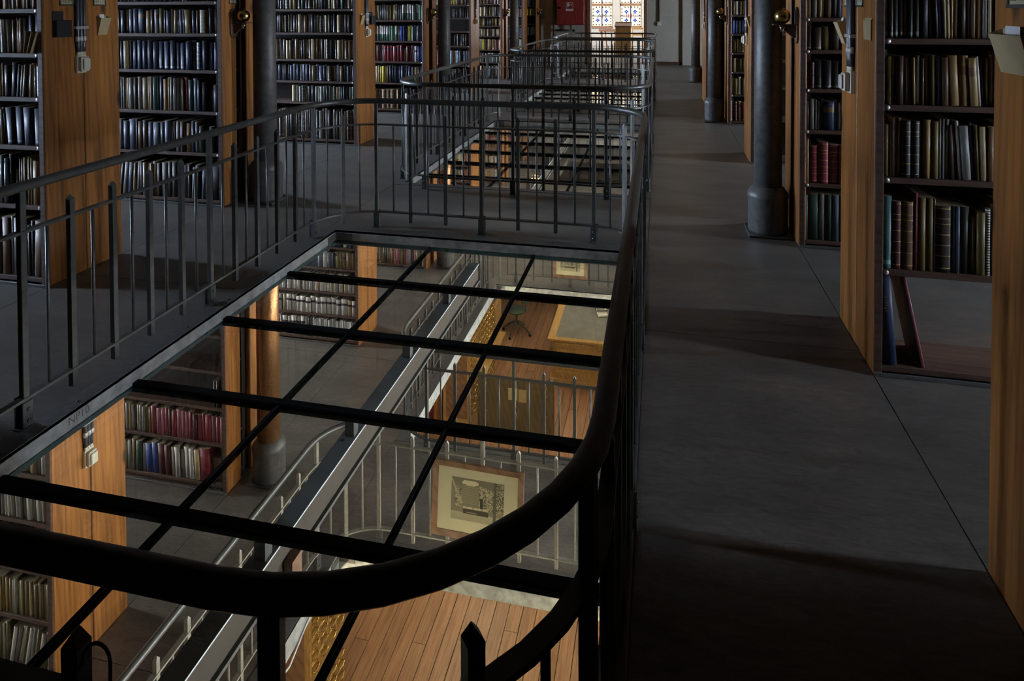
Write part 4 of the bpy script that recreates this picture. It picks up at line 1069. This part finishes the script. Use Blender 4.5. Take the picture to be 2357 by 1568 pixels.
# bookcases of the ground floor, with a red binder row
def plain_case(y0, y1, label, red):
    root = empty('ground_bookcase', (-3.32, y0, ZG)); tag(root, label, 'bookcase', 'reading-room bookcases')
    MB().bbox(-0.05, 0, 0, y1 - y0, 0, 2.1, 0.004).build('end_board', 'pine', root)
    MB().bbox(-1.2, -0.05, 0.25, 0.27, 0, 2.1, 0.003).build('back_board', 'recess', root)
    for z in (0.08, 0.4, 0.72, 1.04, 1.36, 1.68, 2.05): MB().bbox(-1.2, -0.05, 0.0, 0.25, z - 0.013, z + 0.013, 0.002).build('shelf', 'shelf_wood', root)
    rg = random.Random(int(y0 * 10)); bm_ = MB()
    for z in (0.093, 0.413, 0.733, 1.053, 1.373, 1.693):
        x = -0.06
        while x > -1.1:
            w = 0.02 + 0.03 * rg.random(); c = PAL[red if x > -0.35 and red else rg.choice('kdoetr')][1]
            book_mb(bm_, w, 0.23 + 0.04 * rg.random(), 0.18, c, '', 0, x - w / 2, 0.03, z, rg); x -= w + 0.001
    return bm_
g1 = plain_case(9.6, 10.1, 'reading-room bookcase with red volumes beside the long catalogue', 'r')
g2 = plain_case(4.8, 5.3, 'reading-room bookcase behind the bottom card catalogue', None)
for g, y0, lab in ((g1, 9.6, 'rows of red and brown books in the reading-room case by the long catalogue'), (g2, 4.8, 'rows of dark books in the reading-room case at the picture bottom')):
    tag(g.build('reading_room_books', 'book_cloth', None, (-3.32, y0, ZG)), lab, 'books', kind='stuff')
# desk
o = empty('writing_desk', (-1.86, 11.1, ZG)); tag(o, 'large oak writing desk with sheen-lightened grey leather top below the glass', 'desk')
MB().bbox(0, 1.6, 0, 1.5, 0.745, 0.785, 0.008).build('desk_top', 'desk_oak', o)
MB().box(0.13, 1.47, 0.1, 1.4, 0.785, 0.788).build('leather_inlay', 'leather_grey_sheen', o)
MB().box(0.5, 0.502, 0.1, 1.4, 0.788, 0.7885).build('leather_seam', 'black_bar', o); MB().box(1.0, 1.002, 0.1, 1.4, 0.788, 0.7885).build('leather_seam', 'black_bar', o)
MB().bbox(0.06, 1.54, 0.06, 1.44, 0.0, 0.745, 0.004).build('body', 'desk_oak', o)
MB().bbox(0.03, 1.57, 0.03, 1.47, 0.0, 0.09, 0.008).build('plinth', 'desk_oak', o)
for x0, x1, z0, z1 in ((0.1, 0.78, 0.2, 0.53), (0.82, 1.5, 0.2, 0.53), (0.1, 0.78, 0.6, 0.71), (0.82, 1.5, 0.6, 0.71)):
    q = MB()
    for a, b, c, d in ((x0, x1, z0, z0 + 0.03), (x0, x1, z1 - 0.03, z1), (x0, x0 + 0.03, z0, z1), (x1 - 0.03, x1, z0, z1)): q.bbox(a, b, 0.038, 0.06, c, d, 0.006)
    q.build('panel_moulding', 'desk_oak', o)
q = MB()
for a, b, c, d in ((0.12, 0.7, 0.2, 0.68), (0.8, 1.38, 0.2, 0.68)): q.bbox(0.04, 0.06, a, b, c, d, 0.006)
q.build('side_panel', 'desk_oak', o)
o = empty('desk_telephone', (-1.02, 12.15, ZG + 0.7885), 0.3); tag(o, 'chrome and white desk apparatus standing on the writing desk', 'apparatus')
MB().bbox(-0.09, 0.09, -0.11, 0.07, 0, 0.05, 0.012).build('base', 'paper_white', o); MB().bbox(-0.12, 0.12, 0.02, 0.08, 0.05, 0.1, 0.012).build('body', 'chrome', o)
MB().tube([(-0.13, 0.05, 0.12), (-0.09, 0.05, 0.135), (0.09, 0.05, 0.135), (0.13, 0.05, 0.12)], [0.026, 0.018, 0.018, 0.026], 10).build('handset', 'chrome', o)
# swivel chair
o = empty('swivel_chair', (-2.74, 12.72, ZG), R(-35)); tag(o, 'green swivel office chair on a splayed base beside the desk', 'chair')
MB().lathe([(0, 0.44), (0.14, 0.442), (0.195, 0.455), (0.2, 0.475), (0.18, 0.492), (0, 0.497)], n=24).build('seat', 'seat_green', o)
MB().tube([(0, 0, 0.2), (0, 0, 0.45)], 0.018, 10).build('stem', 'iron', o)
for k in range(4):
    a = R(90 * k + 20); c, s = math.cos(a), math.sin(a)
    l = MB(); l.tube([(0, 0, 0.24), (0.12 * c, 0.12 * s, 0.19), (0.29 * c, 0.29 * s, 0.06)], [0.024, 0.02, 0.013], 8); lg = l.build('leg', 'iron', o)
    MB().lathe([(0.0, -0.012), (0.024, -0.012), (0.026, 0), (0.024, 0.012), (0, 0.012)], cx=0.29 * c, cy=0.29 * s, cz=0.027, n=12, axis='y').build('caster', 'black_bar', lg)
MB().tube([(0.15, 0, 0.46), (0.25, 0, 0.5), (0.27, 0, 0.72)], 0.012, 8).build('back_bar', 'iron', o)
b_ = MB(); b_.lathe([(0, -0.012), (0.1, -0.012), (0.115, 0), (0.1, 0.014), (0, 0.016)], cx=0.25, cz=0.76, n=20, axis='x'); bk = b_.build('backrest', 'seat_green', o)
# low dark screen with a pinned sheet
o = empty('notice_board', (-2.66, 9.68, ZG), R(2)); tag(o, 'low dark wooden board with pinned paper and brass corners', 'notice board')
MB().bbox(0, 1.1, 0, 0.05, 0.03, 0.82, 0.005).build('board', 'dark_board', o)
MB().bbox(-0.03, 0.03, -0.02, 0.08, 0, 0.84, 0.004).build('post', 'dark_board', o); MB().bbox(1.07, 1.13, -0.02, 0.08, 0, 0.84, 0.004).build('post', 'dark_board', o)
MB().box(0.44, 0.58, -0.004, 0, 0.5, 0.68).build('pinned_sheet', 'label_cream', o); MB().box(0.6, 0.72, -0.004, 0, 0.48, 0.67).build('pinned_sheet', 'paper_tan', o)
MB().tube([(0.56, -0.01, 0.84), (0.565, -0.012, 0.6), (0.55, -0.012, 0.35), (0.58, -0.012, 0.22)], 0.004, 6).build('white_cord', 'paper_white', o)
for x_ in (0.1, 1.02):
    for z_ in (0.72, 0.6, 0.3): MB().bbox(x_ - 0.012, x_ + 0.012, -0.008, 0, z_ - 0.02, z_ + 0.02, 0.003).build('brass_fitting', 'gold_brass', o)
# fluorescent tubes under the middle floor edge
TL = [(-2.37, 6.35, 7.75), (-2.37, 1.4, 2.8), (-2.37, 3.1, 4.4), (-2.37, 8.0, 9.3), (-0.15, 6.3, 7.7), (-0.15, 8.0, 9.3), (-0.15, 3.2, 4.4), (-2.37, 11.2, 12.6), (-0.15, 11.2, 12.6), (-0.15, 1.4, 2.8)]
TM = [(-2.9, 11.0, 12.3), (-2.9, 14.0, 15.3), (0.4, 11.0, 12.3), (0.4, 14.0, 15.3)]
TN = ['glowing fluorescent tube under the second well edge, above the long catalogue'] + ['reading-room tube lamp hidden under the %s' % q for q in (
    'shelf-side edge of the foreground well, viewer end', 'shelf-side edge of the foreground well, far end', 'shelf-side edge of the second well, far end', 'aisle-side edge of the second well, viewer end',
    'aisle-side edge of the second well, far end', 'aisle-side edge of the foreground well, far end', 'shelf-side edge of the third well', 'aisle-side edge of the third well', 'aisle-side edge of the foreground well, viewer end')]
TN += ['tube lamp under the upper floor, %s the second glass floor' % q for q in ('shelf side beyond', 'shelf side far beyond', 'aisle side beyond', 'aisle side far beyond')]
for n_, ((x_, a, b), lab) in enumerate(zip(TL + TM, TN)):
    o = empty('tube_lamp', (x_, a, (-STOREY if n_ < len(TL) else 0.0) - 0.2)); tag(o, lab, 'lamp', 'fluorescent tubes of the reading room')
    MB().bbox(-0.03, 0.03, 0, b - a, 0.02, 0.055, 0.003).build('batten', 'plastic_grey', o)
    MB().tube([(0, 0.03, 0.0), (0, b - a - 0.03, 0.0)], 0.014, 10).build('tube', 'tube_glow', o)
    MB().bbox(-0.012, 0.012, 0.2, 0.22, 0.055, 0.058, 0.001).build('hanger', 'iron', o)
# white cable hanging along the lower well edge
mb = MB(); mb.tube([(-2.31, 4.3, -2.49), (-2.305, 4.0, -2.5), (-2.29, 3.75, -2.56), (-2.30, 3.55, -2.52), (-2.285, 3.35, -2.6), (-2.31, 3.1, -2.5)], 0.006, 8)
tag(mb.build('cable', 'paper_white'), 'white cable sagging along the edge of the lower well', 'cable')

# ------------------------------------------------------------------ things at the far end
o = empty('hose_cabinet', (-2.51, Y_BACK - 0.001, 1.125)); tag(o, 'red fire-hose cabinet on the end wall', 'fire cabinet')
MB().bbox(-0.4, 0.4, -0.2, 0.0, 0, 0.85, 0.008).build('body', 'red_paint', o)
dd = MB().bbox(-0.385, 0.385, -0.215, -0.2, 0.015, 0.835, 0.004).build('door', 'red_paint', o)
MB().bbox(-0.36, -0.27, -0.235, -0.215, 0.46, 0.52, 0.004).build('latch', 'black_bar', dd)
sg = MB().box(-0.12, 0.09, -0.218, -0.215, 0.4, 0.65).build('sign', 'paper_white', dd)
q = MB(); q.box(-0.105, 0.075, -0.22, -0.218, 0.46, 0.635); q.build('sign_field', 'red_paint', sg)
q = MB(); q.box(-0.085, -0.02, -0.222, -0.22, 0.53, 0.62); q.box(-0.02, 0.03, -0.222, -0.22, 0.565, 0.585); q.lathe([(0, -0.2215), (0.018, -0.2215), (0.018, -0.22)], cx=0.04, cz=0.575, n=12, axis='y'); q.box(-0.085, -0.078, -0.222, -0.22, 0.48, 0.53); q.build('sign_symbol', 'paper_white', sg)
mb = MB(); mb.tube([(-2.99, Y_BACK - 0.1, 0.0), (-2.99, Y_BACK - 0.1, 2.4)], 0.035, 12); mb.tube([(-2.99, Y_BACK - 0.1, 0.97), (-2.38, Y_BACK - 0.1, 0.97)], 0.028, 10); mb.tube([(-2.5, Y_BACK - 0.1, 0.97), (-2.5, Y_BACK - 0.1, 1.122)], 0.02, 8); mb.lathe([(0.045, -0.015), (0.045, 0.015)], cx=-2.40, cy=Y_BACK - 0.1, cz=0.97, n=10, axis='x')
tag(mb.build('standpipe', 'iron'), 'dark standpipe with side branch under the fire cabinet', 'pipe')
o = empty('reading_stand', (-1.17, 22.3, 0)); tag(o, 'wooden lectern cabinet in front of the stained glass', 'lectern')
MB().bbox(-0.25, 0.25, -0.2, 0.2, 0, 0.98, 0.006).build('body', 'desk_oak', o)
MB().prism([(-0.24, 0.98), (0.24, 0.98), (0.24, 1.12), (-0.24, 1.02)], -0.27, 0.27, 'x').build('sloping_top', 'frame_wood', o)
MB().bbox(-0.27, 0.27, 0.22, 0.25, 1.05, 1.14, 0.003).build('back_ledge', 'desk_oak', o)
o = empty('small_table', (-1.87, 25.0, 0)); tag(o, 'small table with slanted legs before the stained glass', 'table')
MB().bbox(-0.33, 0.36, -0.25, 0.25, 0.73, 0.83, 0.01).build('table_top', 'frame_wood', o)
for (x0, x1, y_) in ((-0.25, -0.22, -0.2), (-0.1, 0.0, -0.2), (-0.25, -0.22, 0.2), (0.25, 0.25, 0.2), (0.25, 0.25, -0.2)):
    MB().tube([(x0, y_, 0.74), (x1, y_, 0.0)], 0.026, 8).build('leg', 'frame_wood', o)
o = empty('wooden_chair', (-0.76, 24.0, 0), R(180)); tag(o, 'light wooden chair half hidden behind the lectern', 'chair')
MB().bbox(-0.2, 0.2, -0.2, 0.2, 0.44, 0.47, 0.008).build('seat', 'desk_oak', o)
for x_, y_, zt in ((-0.18, -0.18, 0.9), (0.18, -0.18, 0.9), (-0.18, 0.18, 0.45), (0.18, 0.18, 0.45)): MB().bbox(x_ - 0.018, x_ + 0.018, y_ - 0.018, y_ + 0.018, 0, zt, 0.003).build('leg', 'desk_oak', o)
for z_ in (0.62, 0.84): MB().bbox(-0.18, 0.18, -0.195, -0.175, z_, z_ + 0.07, 0.004).build('back_slat', 'desk_oak', o)
o = empty('wall_switch', (-0.02, Y_BACK - 0.001, 1.16)); tag(o, 'cream switch with thin conduit on the pale end wall', 'light switch')
MB().bbox(-0.05, 0.05, -0.05, 0, -0.06, 0.06, 0.006).build('switch_box', 'plastic_cream', o); MB().tube([(0, -0.025, 0.06), (0, -0.025, 1.2)], 0.02, 8).build('conduit', 'conduit_grey', o)
